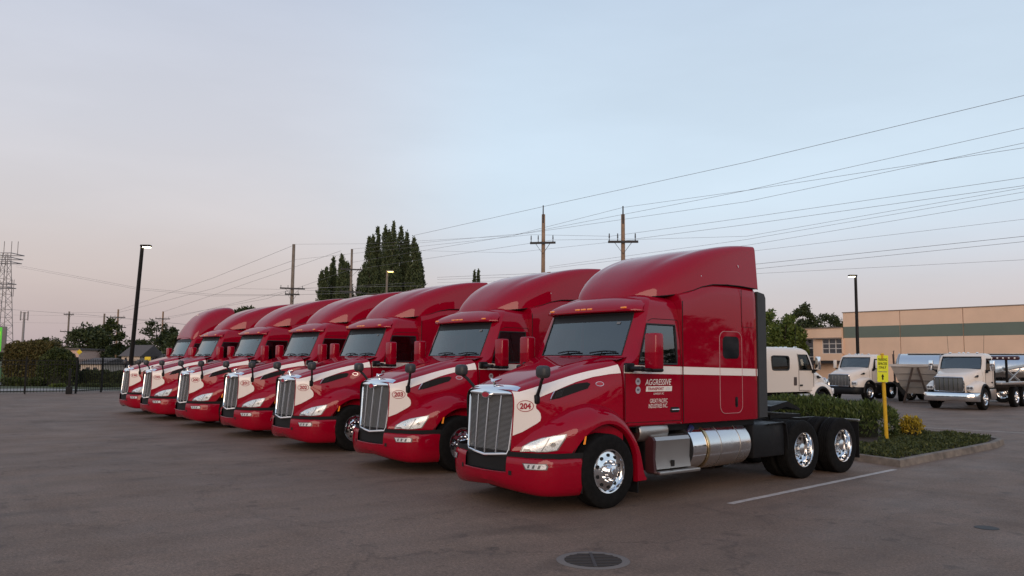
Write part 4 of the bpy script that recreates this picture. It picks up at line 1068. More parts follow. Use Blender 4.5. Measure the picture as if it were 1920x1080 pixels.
_LEFT = ['overhead line falling left from the top of the tall pole beside the poplars', 'second overhead line falling left from the tall pole beside the poplars', 'overhead line sloping left from the top of the pole between the poplars', 'overhead line sloping left from the crossarm of the pole between the poplars',
         'overhead line sagging from the poplars past the tall pole to the far left poles', 'upper of two lines sagging from the radio tower towards the tall pole', 'lower of two lines sagging from the radio tower towards the tall pole', 'thick dark cable crossing the whole left side behind the lamp post',
         'short line level with the crossarms, left of the pole between the poplars', 'upper cable passing in front of the foot of the poplars', 'lower cable passing in front of the foot of the poplars', 'upper line between the small distant poles on the left', 'lower line between the small distant poles on the left']
_wi = [0]
def wlabel(pts):
    for (x, y) in pts:
        if x == 1920: return _OR[_EDGE.index(y)]+' of the overhead power lines where they leave the right edge'
    _wi[0] += 1; return _LEFT[_wi[0]-1]
def wire(pts, r=.013, D=iD, sag=0):
    P = []
    for i in range(len(pts)-1):
        (x0, y0), (x1, y1) = pts[i], pts[i+1]; a, b = at(x0, y0, D(x0)), at(x1, y1, D(x1))
        k = 10
        for j in range(k+(i == len(pts)-2)):
            t = j/k; p = a+(b-a)*t; p.z -= sag*4*t*(1-t); P.append(p)
    c = P[0]
    o = ob('power_line', B().tube([p-c for p in P], r*.78, 4), M['wire'], loc=c); return tag(o, wlabel(pts), 'power line', 'overhead power lines')
wire([(778, 441), (1020, 387), (1400, 304), (1920, 179), (2190, 112)], .016)
wire([(551, 458), (690, 457), (960, 442), (1168, 389), (1400, 357), (1920, 240), (2190, 178)])
wire([(660, 492), (960, 442), (1320, 373), (1400, 357), (1920, 277), (2190, 235)])
wire([(660, 467), (990, 437), (1400, 378), (1920, 268), (2190, 209)])
wire([(551, 487), (996, 440), (1145, 443), (1400, 408), (1920, 333), (2190, 294)])
wire([(660, 506), (1036, 450), (1191, 448), (1400, 421), (1920, 348), (2190, 310)])
wire([(790, 470), (960, 474), (1192, 449), (1400, 443), (1920, 352), (2190, 303)], .011)
wire([(1030, 500), (1400, 449), (1920, 360), (2190, 312)], .011)
wire([(1030, 503), (1400, 460), (1920, 373), (2190, 330)], .011)
wire([(1400, 472), (1920, 411), (2190, 380)], .010)
wire([(820, 520), (1400, 497), (1920, 443), (2190, 416)], .015)
wire([(820, 524), (1400, 506), (1920, 453), (2190, 426)], .013)
wire([(820, 530), (1400, 514), (1920, 487), (2190, 474)], .010)
wire([(548, 461), (400, 521), (222, 582)], .018)
wire([(548, 489), (400, 541), (222, 586), (130, 586)], .018)
wire([(640, 470), (520, 512), (306, 585)], .016)
wire([(655, 506), (500, 560), (306, 596)], .016)
wire([(778, 530), (551, 542), (306, 600), (222, 612)], .016)
wire([(30, 497), (150, 519), (260, 540), (400, 552), (551, 553)], .022)
wire([(30, 500), (150, 522), (260, 543), (400, 555), (551, 554)], .022)
wire([(-60, 573), (0, 579), (160, 590), (345, 608), (430, 614)], .035)
wire([(660, 548), (551, 543), (440, 541)], .016); wire([(790, 536), (660, 538), (551, 541)], .022); wire([(790, 553), (660, 549), (551, 553)], .022)
wire([(-30, 590), (130, 592), (222, 597), (306, 600)], .018); wire([(-30, 604), (130, 606), (222, 610)], .018)

# lamp posts ------------------------------------------------------------------
M['lamppole'] = mat('dark bronze lamp post', (.006, .005, .005), .5, spec=.2)
M['lit'] = mat('lit lamp panel', (.9, .85, .7), .4, emit=(1, .86, .55), estr=7)
M['litorange'] = mat('lit sodium lamp', (.9, .7, .3), .4, emit=(1, .70, .22), estr=5)
def lamp(name, label, base, top, headdir, m='lamppole', r=.09, lit='lit', L=.55):
    T = thing(name, label, 'lamp post', base, 0, 'lamp posts'); t = top-base; d = Vector(headdir).normalized()
    ob('post', B().cyl((0, 0, .0), t, r*1.1, r*.85, 10), M[m], T)
    ob('base_plate', B().bbox(-.22, .22, -.22, .22, 0, .05, .02), M[m], T)
    a = math.atan2(d.y, d.x)
    h = ob('lamp_head', B().bbox(-.08, L, -.17, .17, -.06, .06, .03), M[m], T, t, (0, 0, a))
    ob('lamp_panel', B().bbox(.06, L-.03, -.14, .14, -.105, -.06, .015), M[lit], h)
    return T
b0 = gnd(240, 736); Dl = (b0-CAM).dot(_f)
lamp('lamp_post', 'tall dark leaning lamp post with a lit head beside the left fence', b0, at(267, 461, Dl), _r2, r=.12, L=.5)
bR, hR = foot(1604, 517, 58.); lamp('lamp_post', 'tall dark lamp post with a lit head in front of the tan warehouse', bR, Vector((bR.x, bR.y, hR)), -_r2, r=.12, L=.5)
bM, hM = foot(726, 508, 76.); lamp('street_lamp', 'street lamp glowing orange against the poplar trees', bM, Vector((bM.x, bM.y, hM)), _r2, 'polegrey', .12, 'litorange', .6)

# ------------------------------------------------------------------ POPLARS AND OTHER TREES
ORD = ['first', 'second', 'third', 'fourth', 'fifth', 'sixth', 'seventh', 'eighth', 'ninth', 'tenth', 'eleventh', 'twelfth', 'thirteenth', 'fourteenth', 'fifteenth', 'sixteenth']
PG = 'Lombardy poplars behind the row of trucks'
PP = [(612, 505, 'low edge'), (626, 488, ''), (641, 482, ''), (652, 496, ''), (682, 505, ''), (694, 448, ''), (708, 432, ''), (723, 428, ''), (738, 424, ''), (752, 430, ''), (763, 440, ''), (776, 450, ''), (787, 478, '')]
for i, (px, pt, _) in enumerate(PP):
    b, h = foot(px, pt, 118+4*math.sin(i*2.2))
    poplar(b, h, 6.3 if 5 <= i <= 10 else 4.8, (ORD[i]+' poplar from the left in the smaller clump of poplars' if i < 4 else ORD[i-4]+' poplar from the left in the big clump of poplars'), 20+i, PG)
for px, pt in ((890, 512), (897, 510)):
    b, h = foot(px, pt, 150); poplar(b, h, 1.8, ('left' if px < 895 else 'right')+' one of two distant poplar tips above the third truck roof', px, 'distant poplar tips')
def far_tree(px, pt, D, w, label, m, seed, **k):
    b, h = foot(px, pt, D); return round_tree(b, h, w, label, m, seed, **k)
far_tree(168, 608, 112, 6.6, 'dense dark round tree behind the left fence, left of the lamp post', M['leaf_dark'], 31, trunk=.05, nclump=70)
far_tree(207, 594, 120, 4.6, 'taller brownish tree just left of the dark lamp post', M['leaf_mid'], 32, trunk=.12, per=60)
far_tree(292, 596, 122, 5.2, 'airy see-through tree right of the dark lamp post', M['leaf_dark'], 33, trunk=.12, per=34, ragged=.12)
far_tree(318, 612, 126, 3.8, 'narrow dark tree right behind the farthest red truck', M['leaf_dark'], 34, trunk=.1)
far_tree(336, 628, 110, 4.0, 'low bushy tree touching the farthest truck windshield', M['leaf_dark'], 35, trunk=.05)
far_tree(254, 636, 130, 6.0, 'low dark tree directly behind the lamp post', M['leaf_dark'], 36, trunk=.05)
far_tree(90, 628, 150, 6.0, 'small dark tree rising above the clipped hedge', M['leaf_dark'], 37, trunk=.1, nclump=30)
far_tree(66, 636, 150, 4.0, 'smallest tree rising above the clipped hedge', M['leaf_dark'], 38, trunk=.1, nclump=24)
far_tree(462, 568, 96, 3.2, 'dark rounded tree top between the two farthest truck roofs', M['leaf_dark'], 39, trunk=.3)
far_tree(430, 574, 96, 1.6, 'tiny tree tip beside the farthest truck roof', M['leaf_dark'], 40, trunk=.3, nclump=20)
far_tree(568, 566, 96, 1.6, 'bushy tree tip at the foot of the tall utility pole', M['leaf_mid'], 41, trunk=.2, nclump=20)
far_tree(1454, 574, 100, 5.4, 'bright green leafy tree behind the white sleeper cab', M['leaf_lime'], 42, trunk=.08, nclump=60)
far_tree(1470, 592, 90, 4.6, 'lower lime green bushy tree behind the white sleeper cab', M['leaf_lime'], 46, trunk=.04, nclump=56)
far_tree(1506, 568, 128, 5.6, 'dark tree behind the office wing, left of the pair', M['leaf_dark'], 43, trunk=.08, nclump=70)
far_tree(1545, 580, 132, 7.4, 'dark tree behind the office wing, right of the pair', M['leaf_dark'], 44, trunk=.08, nclump=70)
far_tree(1612, 578, 150, 7, 'tree top just showing over the warehouse parapet', M['leaf_dark'], 45, trunk=.1)
rgf = random.Random(77)
for i in range(16):
    px = 20+i*24+rgf.uniform(-6, 6)
    b, h = foot(px, 652+rgf.uniform(-6, 8), 165+rgf.uniform(-20, 20))
    round_tree(b, max(2.5, h), 7.5, ORD[i]+' low tree from the left in the far tree belt on the left horizon', M['leaf_dark'], 100+i, 'far tree belt on the left', trunk=.02, nclump=26, per=50, size=.6)
# trees standing on the right of the lot, seen only as the dark band mirrored in the truck sides
for i in range(29):
    y = -72+i*7.2+rgf.uniform(-1.5, 1.5)
    round_tree((62+rgf.uniform(-4, 4), y, 0), rgf.uniform(8.2, 11.5), rgf.uniform(8, 10.5), 'tree of the belt beyond the right side of the lot', M['leaf_dark'], 200+i, 'tree belt on the right', trunk=.03, nclump=26, per=55, size=.6)

# ------------------------------------------------------------------ WAREHOUSE WITH OFFICE WING
M['tan'] = mat('tan painted concrete', (.68, .47, .335), .85, var=.07, vscale=.35, bump=.1, bscale=30)
M['bandgreen'] = mat('grey green painted band', (.125, .155, .128), .85, var=.06, vscale=.4)
M['wmetal'] = mat('white window frame', (.55, .52, .50), .5)
M['wglass'] = mat('dark office glass', (.035, .038, .045), .08, coat=.5)
M['flash'] = mat('roof flashing', (.20, .15, .12), .6)
A = foot(1580, 600, 95)[0]; Bp = foot(1920, 600, 80.3)[0]
dirw = (Bp-A).normalized(); ang = math.atan2(dirw.y, dirw.x); HB = at(1580, 587, 95).z
Wh = thing('warehouse', 'long tan warehouse with a grey green band and a low office wing', 'building', A, ang)
def lx(px):   # distance along the front wall seen at photograph column px
    d = _f+_r2*((px-960)/1503.2); n2 = Vector((-dirw.y, dirw.x)); t = ((A-CAM).xy.dot(n2))/(d.xy.dot(n2)); return ((CAM+d*t)-A).xy.dot(dirw.xy)
edges = [0, lx(1685), lx(1803), lx(1935)]; pw_ = edges[2]-edges[1]
while edges[-1] < 75: edges.append(edges[-1]+pw_)
zg0, zg1 = at(1580, 634, 95).z, at(1580, 613, 95).z
for a, b in zip(edges[:-1], edges[1:]):
    p = ob('wall_panel', B().box(a+.035, b-.035, 0, .2, 0, HB), M['tan'], Wh, smooth=0)
    ob('green_band', B().box(a+.035, b-.035, -.012, .0, zg0, zg1), M['bandgreen'], Wh, smooth=0)
ob('wall_core', B().box(.05, edges[-1]-.05, .12, 28, 0, HB-.05), M['flash'], Wh, smooth=0)
ob('parapet_cap', B().box(-.06, edges[-1], -.06, .3, HB, HB+.1), M['flash'], Wh, smooth=0)
ob('end_wall', B().box(-.02, .03, .2, 28, 0, HB), M['tan'], Wh, smooth=0)
L0 = lx(1489); HO = at(1489, 617, 99).z; y0 = -.35
zt1, zb1 = at(1535, 636, 97).z, at(1535, 663, 97).z
xa, xb, xc, xd = lx(1490), lx(1525), lx(1541.5), lx(1579)
off = B().box(L0, -.03, y0+.05, 14, zt1, HO).box(xb, xc, y0, y0+.05, 0, HO)
ob('office_wall', B().box(L0, -.03, y0, 14, zt1+.02, HO), M['tan'], Wh, smooth=0)
ob('office_wall', B().box(xb, xc, y0, 14, 0, zt1+.02), M['tan'], Wh, smooth=0)
ob('office_wall', B().box(xc, -.03, y0, 14, 0, zb1), M['tan'], Wh, smooth=0)
ob('office_wall', B().box(xd, -.03, y0, 1, zb1, zt1+.02), M['tan'], Wh, smooth=0)
ob('roof_edge', B().box(L0-.1, .0, y0-.12, .3, HO, HO+.1), M['flash'], Wh, smooth=0)
ob('window_canopy', B().box(xc-.9, -.03, y0-.5, y0+.1, zt1, zt1+.14), M['flash'], Wh, smooth=0)
ob('window_canopy', B().box(L0-.2, xb, y0-.5, y0+.1, zt1, zt1+.14), M['flash'], Wh, smooth=0)
ob('entrance_canopy', B().box(xa, xd, y0-1.6, y0+.2, 2.2, 2.55), mat_once('dark canopy', (.02, .015, .014), .7), Wh, smooth=0)
def window(x0, x1, z0, z1, cols, rows):
    w = ob('window', B().box(x0, x1, y0+.16, y0+.18, z0, z1), M['wglass'], Wh, smooth=0)
    for i in range(cols+1):
        x = x0+(x1-x0)*i/cols; ob('mullion', B().box(x-.04, x+.04, y0+.06, y0+.16, z0, z1), M['wmetal'], w, smooth=0)
    for i in range(rows+1):
        z = z0+(z1-z0)*i/rows; ob('mullion', B().box(x0, x1, y0+.07, y0+.158, z-.04, z+.04), M['wmetal'], w, smooth=0)
window(xa, xb-.02, at(1505, 702, 98).z, zt1, 2, 4); window(xc+.02, xd-.02, zb1+.01, zt1, 3, 3)
ob('roof_unit', B().bbox(lx(1560), lx(1579), 3, 5.5, HO, HO+.95, .04), M['wmetal'], Wh)

# ------------------------------------------------------------------ WHITE TRUCKS
M['truckwhite'] = paint_mat('white truck paint', (.70, .62, .55), .4)
M['blackgrille'] = mat('grey grille', (.11, .11, .11), .4, .5)
def white_truck(label, loc, rz, kind):
    """day cab or sleeper; front at y=0, rear towards +y, left side +x"""
    T = thing('white_truck', label, 'truck', loc, rz, 'white trucks across the lot')
    W_ = M['truckwhite']
    roof = 2.62; zb_ = 1.02; ce = 2.75 if kind != 'sleeper' else 4.55
    # hood
    rows = []
    for y, w, zt in ((.06, .66, 1.50), (.12, .70, 1.56), (.4, .76, 1.65), (.8, .84, 1.75), (1.2, .92, 1.84), (1.42, .98, 1.88)):
        half = [(w, .8), (w, zt-.30), (w-.03, zt-.14), (w-.10, zt-.05), (w-.22, zt-.01), (w*.4, zt+.015), (0, zt+.02)]
        rows.append([(x, y, z) for x, z in half]+[(-x, y, z) for x, z in reversed(half[:-1])])
    hood = ob('hood', B().grid(rows), W_, T, smooth=45)
    for s in (1, -1):
        flipped(B().prism([(.78, 1.50), (1.02, 1.60), (1.10, 1.56), (1.02, 1.49), (.90, 1.50)], 'x', .80, .925), M['black'], 'air_vent', hood, s, smooth=20)
    # grille
    gl = ob('grille', B().bbox(-.62, .62, .0, .10, .84, 1.47, .03), M['blackgrille'], T)
    for q in (-.4, -.2, 0, .2, .4): ob('grille_bar', B().box(q-.012, q+.012, -.015, 0, .88, 1.44), M['chrome'], gl)
    ob('grille_frame', B().tube([(x, -.01, z) for x, z in rrect(-.63, .63, .83, 1.48, .06, 3)], .03, 6, True), M['chrome'], gl)
    # bumper
    pl_ = [(0, -.16), (.6, -.15), (.95, -.06), (1.16, .12), (1.2, .35)]
    rows = []
    for z, d in ((.40, .04), (.43, 0), (.6, 0), (.74, 0), (.78, .04)):
        h = [(x, y+d, z) for x, y in pl_]; rows.append([(-x, y, z) for x, y, z in reversed(h[1:])]+h)
    ob('bumper', B().grid(rows), M['chrome'] if kind == 'wide' else M['frame'] if kind == 'day' else M['chrome'], T, smooth=60)
    ob('engine', B().box(-.6, .6, .15, 2.0, .5, 1.3), M['gap'], T)
    # fenders with black flares, headlights
    for s in (1, -1):
        ys = [.12, .2, .35, .5]+[1.15-.62*math.cos(i/14*math.pi) for i in range(15)]+[1.80]
        rows = []
        for y in sorted(ys):
            t = 1-((y-1.15)/.61)**2; zb2 = max(.80, .5+.66*math.sqrt(t)) if t > 0 else .80
            fz = ip(y, [(.12, 1.12), (.5, 1.26), (1.0, 1.36), (1.4, 1.33), (1.8, 1.0)]); fx = ip(y, [(.12, .98), (.3, 1.08), (.6, 1.15), (1.8, 1.15)])
            zb2 = min(zb2, fz-.06)
            rows.append([(.4, y, fz-.05), (fx-.3, y, fz), (fx-.12, y, fz-.03), (fx-.03, y, fz-.10 if fz-.10 > zb2 else zb2), (fx, y, max(zb2, fz-.22)), (fx, y, zb2), (fx-.08, y, zb2)])
        g = B().grid(rows); g.add(rows[0], [tuple(range(7))]); flipped(g, W_, 'fender', T, s, smooth=50)
        fl = []
        for i in range(17):
            a = math.pi*i/16; fl.append((1.15, 1.15-.60*math.cos(a), .5+.66*math.sin(a)))
        flipped(B().tube(fl, .055, 6), M['black'], 'fender_flare', T, s)
        ww = B().grid([[(.55, 1.15-.59*math.cos(math.pi*k/12), .5+.63*math.sin(math.pi*k/12)), (1.1, 1.15-.59*math.cos(math.pi*k/12), .5+.63*math.sin(math.pi*k/12))] for k in range(13)])
        flipped(ww, M['gap'], 'wheel_well', T, s)
        hl = flipped(B().bbox(.70, 1.02, .085, .20, .90, 1.12, .03), M['lampwhite'], 'headlight', T, s)
        flipped(B().cyl((.80, .09, 1.01), (.80, .07, 1.01), .06, n=14).cyl((.93, .09, 1.01), (.93, .07, 1.01), .06, n=14), M['lampgrey'], 'projector', hl, s)
        wheel(T, s*1.02, 1.15, s, 'front')
    # cab
    LV = [zb_, 1.3, 1.72, 1.80, 1.88, 2.1, 2.28, 2.36, 2.44, 2.52, 2.58, roof]
    XS = [(zb_, 1.04), (1.8, 1.05), (2.1, 1.03), (2.4, .99), (2.52, .95), (2.58, .88), (roof, .74)]
    YW = [(zb_, 1.45), (1.72, 1.45), (1.80, 1.47), (1.88, 1.50), (2.36, 1.72), (2.44, 1.76), (2.52, 1.84), (roof, 2.05)]
    wf = lambda z: ip(z, YW)+.18 if z < 2.4 else ip(z, YW)+.14
    side = [1.0] if kind != 'sleeper' else [1.0]
    def row(z):
        x, yw = ip(z, XS), ip(z, YW); we = min(.88, x*.86)
        r = [(we*q, yw-.06*(1-q*q), z) for q in (0, .4, .75, 1)]+[(x-.03, yw+.03, z), (x, yw+.09, z), (x, wf(z), z), (x, 2.50, z)]
        r += [(x, 3.15, z), (x, 4.2, z), (x, ce, z), (0, ce, z)] if kind == 'sleeper' else [(x, ce-.05, z), (x-.05, ce, z), (0, ce, z)]
        return r
    rows = []
    for z in LV:
        h = row(z); rows.append([(-a, b, c) for a, b, c in reversed(h[1:])]+h)
    nn = len(row(2))-1
    def skip(i, j):
        u = j-nn if j >= nn else nn-1-j; z = LV[i]
        return (u < 3 and 1.87 < z < 2.43) or (u == 6 and 1.79 < z < 2.35) or (kind == 'sleeper' and u == 8 and 1.79 < z < 2.27)
    g = B().grid(rows, skip=skip); g.add(rows[-1], [tuple(range(len(rows[-1])))])
    cab = ob('cab', g, W_, T, smooth=40)
    gl_ = [1.88, 2.1, 2.28, 2.44]
    ws = ob('windshield', B().grid([[(-a, b+.01, c) for a, b, c in reversed(row(z)[1:4])]+[(a, b+.01, c) for a, b, c in row(z)[:4]] for z in gl_]), M['glass'], T, smooth=60)
    lp = [row(1.88)[i] for i in range(4)]+[row(z)[3] for z in (2.1, 2.28, 2.44)]
    ob('window_seal', B().tube([(a, b-.005, c) for a, b, c in lp+[(-a, b, c) for a, b, c in reversed(lp)]]+[(a, b-.005, c) for a, b, c in [row(1.88)[0]]], .02, 5).tube([(x*.85, ip(2.44, YW)-.06*(1-x*x)-.005, 2.44) for x in (-1, -.5, 0, .5, 1)], .03, 5), M['seal'], ws)
    for s in (1, -1):
        sw = flipped(B().grid([[(row(z)[k][0]-.008, row(z)[k][1], z) for k in (6, 7)] for z in (1.80, 2.1, 2.36)]), M['dglass'], 'side_window', T, s)
        flipped(B().tube([(row(z)[6][0], row(z)[6][1], z) for z in (1.80, 2.1, 2.36)]+[(row(z)[7][0], row(z)[7][1], z) for z in (2.36, 2.1, 1.80)], .018, 5, True), M['seal'], 'window_seal', sw, s)
        if kind == 'sleeper':
            sw = flipped(B().grid([[(row(z)[k][0]-.008, row(z)[k][1], z) for k in (8, 9)] for z in (1.80, 2.1, 2.28)]), M['dglass'], 'sleeper_window', T, s)
            flipped(B().tube([(row(2.0)[8][0]+.004, y, z) for y, z in rrect(3.15, 4.2, 1.80, 2.29, .10, 4)], .03, 5, True), M['seal'], 'window_seal', sw, s)
            flipped(B().prism(rrect(2.68, 2.86, 1.25, 1.55, .03, 3), 'x', 1.03, 1.06), mat_once('brown vent', (.06, .04, .035), .6), 'side_vent', T, s, smooth=20)
            flipped(B().cyl((.5, 4.9, 1.0), (.5, 4.9, 1.2), .05, n=8), M['frame'], 'bracket', T, s)
        flipped(B().tube([(1.056, 1.56, 1.76), (1.056, 1.56, 1.06), (1.056, 2.54, 1.06), (1.056, 2.54, 1.78), (1.0, 2.54, 2.40)], .007, 4), M['gap'], 'door_seam', T, s)
        flipped(B().bbox(1.045, 1.08, 2.32, 2.48, 1.22, 1.28, .01), M['black'], 'door_handle', T, s)
        mm = flipped(B().bbox(1.22, 1.40, 1.62, 1.74, 1.82, 2.30, .03) if kind != 'wide' else B().cyl((1.36, 1.55, 1.80), (1.36, 1.55, 2.02), .09, .11, 12).bbox(1.25, 1.45, 1.55, 1.66, 1.9, 2.28, .03), M['truckwhite'] if kind == 'day' else M['chrome'], 'mirror', T, s)
        flipped(B().tube([(1.04, 1.60, 1.80), (1.2, 1.62, 1.80), (1.3, 1.66, 1.85)], .035, 6).tube([(1.04, 1.62, 1.74), (1.15, 1.62, 1.76)], .06, 6), M['black'], 'mirror_arm', mm, s)
        flipped(B().bbox(.85, 1.15, 1.85, 2.65, .45, .95, .03), M['brushed'] if kind != 'day' else M['frame'], 'step_box', T, s)
        flipped(B().box(.35, .44, 1.5, 7.2, .75, .98), M['frame'], 'frame_rail', T, s)
        for y in (5.6, 6.9):
            wheel(T, s*1.0, y, s, 'rear')
        if kind != 'day': flipped(B().tube([(.78, 2.3, 2.6), (.82, 2.32, 3.5)], .008, 4), M['black'], 'antenna', T, s)
    for x in (-.6, -.2, 0, .2, .6): ob('roof_light', B().bbox(x-.05, x+.05, 1.98, 2.08, roof-.03, roof+.045, .015), M['chrome'], cab)
    for x in (.45, -.45):
        g = B(); g.bbox(x-.22, x+.22, 2.3, 2.45, 1.3, 2.05, .05); ob('seat', g, M['seat'], cab)
    ob('dashboard', B().bbox(-.9, .9, 1.55, 1.8, 1.4, 1.84, .05), M['interior'], cab)
    ob('dark_core', B().bbox(-.98, .98, 2.56, ce-.1, 1.1, 1.92 if kind == 'sleeper' else 2.3, .03), M['interior'], cab)  # dark box added inside the cab to block light through the windows
    return T
nf = gnd(1849, 768); rzR = R(3)
def place(front_left_wheel, rz):   # where the origin lies when the left front wheel stands on the given spot
    c, s = math.cos(rz), math.sin(rz); x, y = 1.15, 1.15
    return (front_left_wheel.x-(x*c-y*s), front_left_wheel.y-(x*s+y*c), 0)
WR = white_truck('white flatbed truck with a chrome bumper facing the camera at far right', place(gnd(1849, 769), R(3)), R(3), 'wide')
# flat deck and light bar on the right-hand truck
ob('deck', B().bbox(-1.2, 1.2, 3.3, 8.5, 1.12, 1.24, .02), M['brushed'], WR); ob('deck_frame', B().box(-.9, .9, 3.2, 8.4, .98, 1.12), M['frame'], WR)
ob('headboard', B().bbox(-1.0, 1.0, 3.0, 3.12, 1.1, 2.1, .03), M['frame'], WR)
ob('boom', B().tube([(.85, 3.2, 1.75), (1.0, 5.5, 1.95), (1.0, 8.3, 2.1)], .09, 6).tube([(1.0, 4.2, 1.95), (1.1, 6.2, 1.3)], .05, 6).tube([(1.1, 4.6, 1.3), (1.1, 6.4, 1.9)], .04, 6), M['brushed'], WR)
lb = ob('light_bar', B().bbox(.35, 1.75, 4.1, 4.25, 2.32, 2.52, .08), mat_once('dark red light bar', (.05, .012, .014), .3), WR)
ob('light_bar_post', B().box(1.1, 1.2, 4.15, 4.22, 1.2, 2.35), M['frame'], WR)
for x in (.55, .8, 1.05, 1.3, 1.55): ob('bar_lamp', B().cyl((x, 4.09, 2.42), (x, 4.105, 2.42), .04, n=10), M['stripe'], lb)
WM = white_truck('white day cab truck with a tall grey grille, centre of the three white trucks', place(gnd(1632, 753), R(-4)), R(-4), 'day')
pL = at(1513, 700, 29.5); rzL = R(180); pL = Vector((pL.x-1.05, pL.y+2.0, 0))
WS = white_truck('white sleeper truck seen from its side, just behind the nearest red truck', (pL.x, pL.y, 0), rzL, 'sleeper')

# hopper trailer and tank trailer ----------------------------------------------
hp = gnd(1718, 757); TH = thing('hopper_trailer', 'grey metal hopper trailer standing between two white trucks', 'trailer', (hp.x, hp.y, 0), R(20))
M['hopper'] = mat('grey galvanised sheet', (.44, .40, .37), .6, .0, var=.12, vscale=2)
g = B()
top = [(-1.25, 0), (1.25, 0), (1.25, 5.5), (-1.25, 5.5)]; z1, z0 = 2.0, .50
rows = []
for t in (0, .25, .5, .75, 1):
    hw = 1.2-.55*t; z = z1-(z1-z0)*t; rows.append([(-hw, .1+1.0*t, z), (hw, .1+1.0*t, z), (hw, 5.4-1.0*t, z), (-hw, 5.4-1.0*t, z)])
bd = ob('hopper', B().grid(rows, closed=True), M['hopper'], TH, smooth=20)
ob('top_rail', B().tube([(-1.22, .05, 2.02), (1.22, .05, 2.02), (1.22, 5.45, 2.02), (-1.22, 5.45, 2.02)], .09, 4, True), M['hopper'], bd, smooth=20)
for t in (.28, .52, .76):
    hw = 1.2-.55*t; z = z1-(z1-z0)*t; ob('sheet_rib', B().box(-hw, hw, .08+1.0*t-.02, .1+1.0*t+.02, z-.025, z+.025), mat_once('grey rib', (.2, .18, .165), .6), bd)
ob('landing_frame', B().tube([(-.62, .25, 0.02), (-.12, .12, 1.9)], .07, 4).tube([(.62, .25, 0.02), (.12, .12, 1.9)], .07, 4).tube([(-.3, .13, 1.2), (.3, .13, 1.2)], .10, 4).tube([(-.62, .25, .06), (.62, .25, .06)], .05, 4), M['brown'], TH)
for s in (1, -1): flipped(B().prism([(1.15, 1.15), (1.05, 1.2), (.35, .4), (.35, .25), (.55, .25)], 'y', .5, .7), M['frame'], 'skid_frame', TH, s, smooth=20)
for y in (3.0, 4.2):
    for s in (1, -1): wheel(TH, s*1.0, y, s, 'rear')
ta, _h = foot(1683, 690, 49.0); tb, _h = foot(1975, 690, 44.5); dT = (tb-ta).normalized(); LT = (tb-ta).length
TT = thing('tank_trailer', 'polished silver tank trailer parked along the warehouse behind the white trucks', 'trailer', ta, math.atan2(dT.y, dT.x)-R(90))
ob('tank', B().lathe([(.0001, -.12), (.5, -.05), (.82, .08), (.9, .25), (.9, LT-.3), (.8, LT), (.0001, LT+.1)], (0, 0, 1.82), 'y', 36), M['alu'], TT)
ob('catwalk', B().box(-.25, .25, .6, LT-.6, 2.72, 2.76), M['brushed'], TT)
for y in (.15, 2.4, 4.6, 6.8): ob('tank_band', B().lathe([(.905, y-.04), (.92, y-.03), (.92, y+.03), (.905, y+.04)], (0, 0, 1.82), 'y', 36), M['brushed'], TT)
ob('chassis', B().box(-.5, .5, .4, LT-.4, .75, 1.0), M['frame'], TT)
ob('ladder', B().tube([(.0, -.14, .9), (0, -.2, 2.9), (-.2, -.2, 2.9)], .03, 5).tube([(.3, -.14, .9), (.3, -.2, 2.7)], .03, 5), M['brown'], TT)
for y in (LT-1.2, LT-2.4):
    for s in (1, -1): wheel(TT, s*1.0, y, s, 'rear')
for s in (1, -1): ob('landing_leg', B().box(s*.55-.06, s*.55+.06, 2.0, 2.12, 0, .8), M['frame'], TT)

# ------------------------------------------------------------------ LEFT SIDE: fence, hedges, signs
M['iron'] = mat('black fence paint', (.005, .005, .0055), .5, spec=.2)
def fence(a, b, label, h=1.95, step=.155):
    a, b = Vector((a.x, a.y, 0)), Vector((b.x, b.y, 0)); L = (b-a).length; d = (b-a).normalized()
    T = thing('fence', label, 'fence', a, math.atan2(d.y, d.x))
    pk = B().box(-.011, .011, -.011, .011, .08, h).mesh('picket', 0); pk.materials.append(M['iron'])
    po = B().box(-.04, .04, -.04, .04, 0, h+.1).mesh('post', 0); po.materials.append(M['iron'])
    n = int(L/step)
    for i in range(n+1): ob('picket', pk, None, T, (i*L/n, 0, 0))
    m_ = max(1, int(round(L/2.6)))
    for i in range(m_+1): ob('post', po, None, T, (i*L/m_, -.02, 0))
    for z in (.16, h-.12, h-.32): ob('rail', B().box(0, L, -.02, .02, z-.02, z+.02), M['iron'], T, smooth=0)
fence(gnd(-160, 741), gnd(141, 738), 'black iron picket fence in front of the clipped hedge')
fence(gnd(141, 738), gnd(232, 733), 'black iron picket fence ending at the leaning lamp post')
fence(gnd(232, 733), gnd(330, 728.5), 'black iron picket fence running on behind the farthest trucks')
gb = gnd(129, 739); tag(ob('gate_motor', B().bbox(-.16, .16, -.14, .14, 0, .42, .04).bbox(-.07, .07, -.08, .08, .42, 1.4, .03), M['gap'], loc=gb, rot=(0, 0, R(75))), 'black gate operator box standing at the fence corner', 'gate operator')
def hedge_at(px0, px1, ptop, D, label, m, seed, n, W=2.0, size=.22, wave=.05, ends=.4, cat='hedge', name='hedge', up=.2):
    a, h = foot(px0, ptop, D); b, _ = foot(px1, ptop, D); d = b-a
    return hedge(name, label, cat, (a+b)/2, d.length, W, h, math.atan2(d.y, d.x), m, seed, n, size, up, .5, wave, ends)
hedge_at(20, 112, 641, 61, 'big clipped bronze green hedge behind the left fence', M['leaf_brown'], 51, 11000, 2.4, ends=.25, wave=.02)
hedge_at(76, 146, 656, 58.5, 'lower rounded green bush in front of the clipped hedge', M['leaf_mid'], 52, 8000, 2.2, ends=1.2, wave=.03, cat='shrub', name='rounded_bush')
hedge_at(140, 236, 697, 60, 'low dark hedge behind the fence left of the lamp post', M['leaf_dark'], 53, 5000, 1.4)
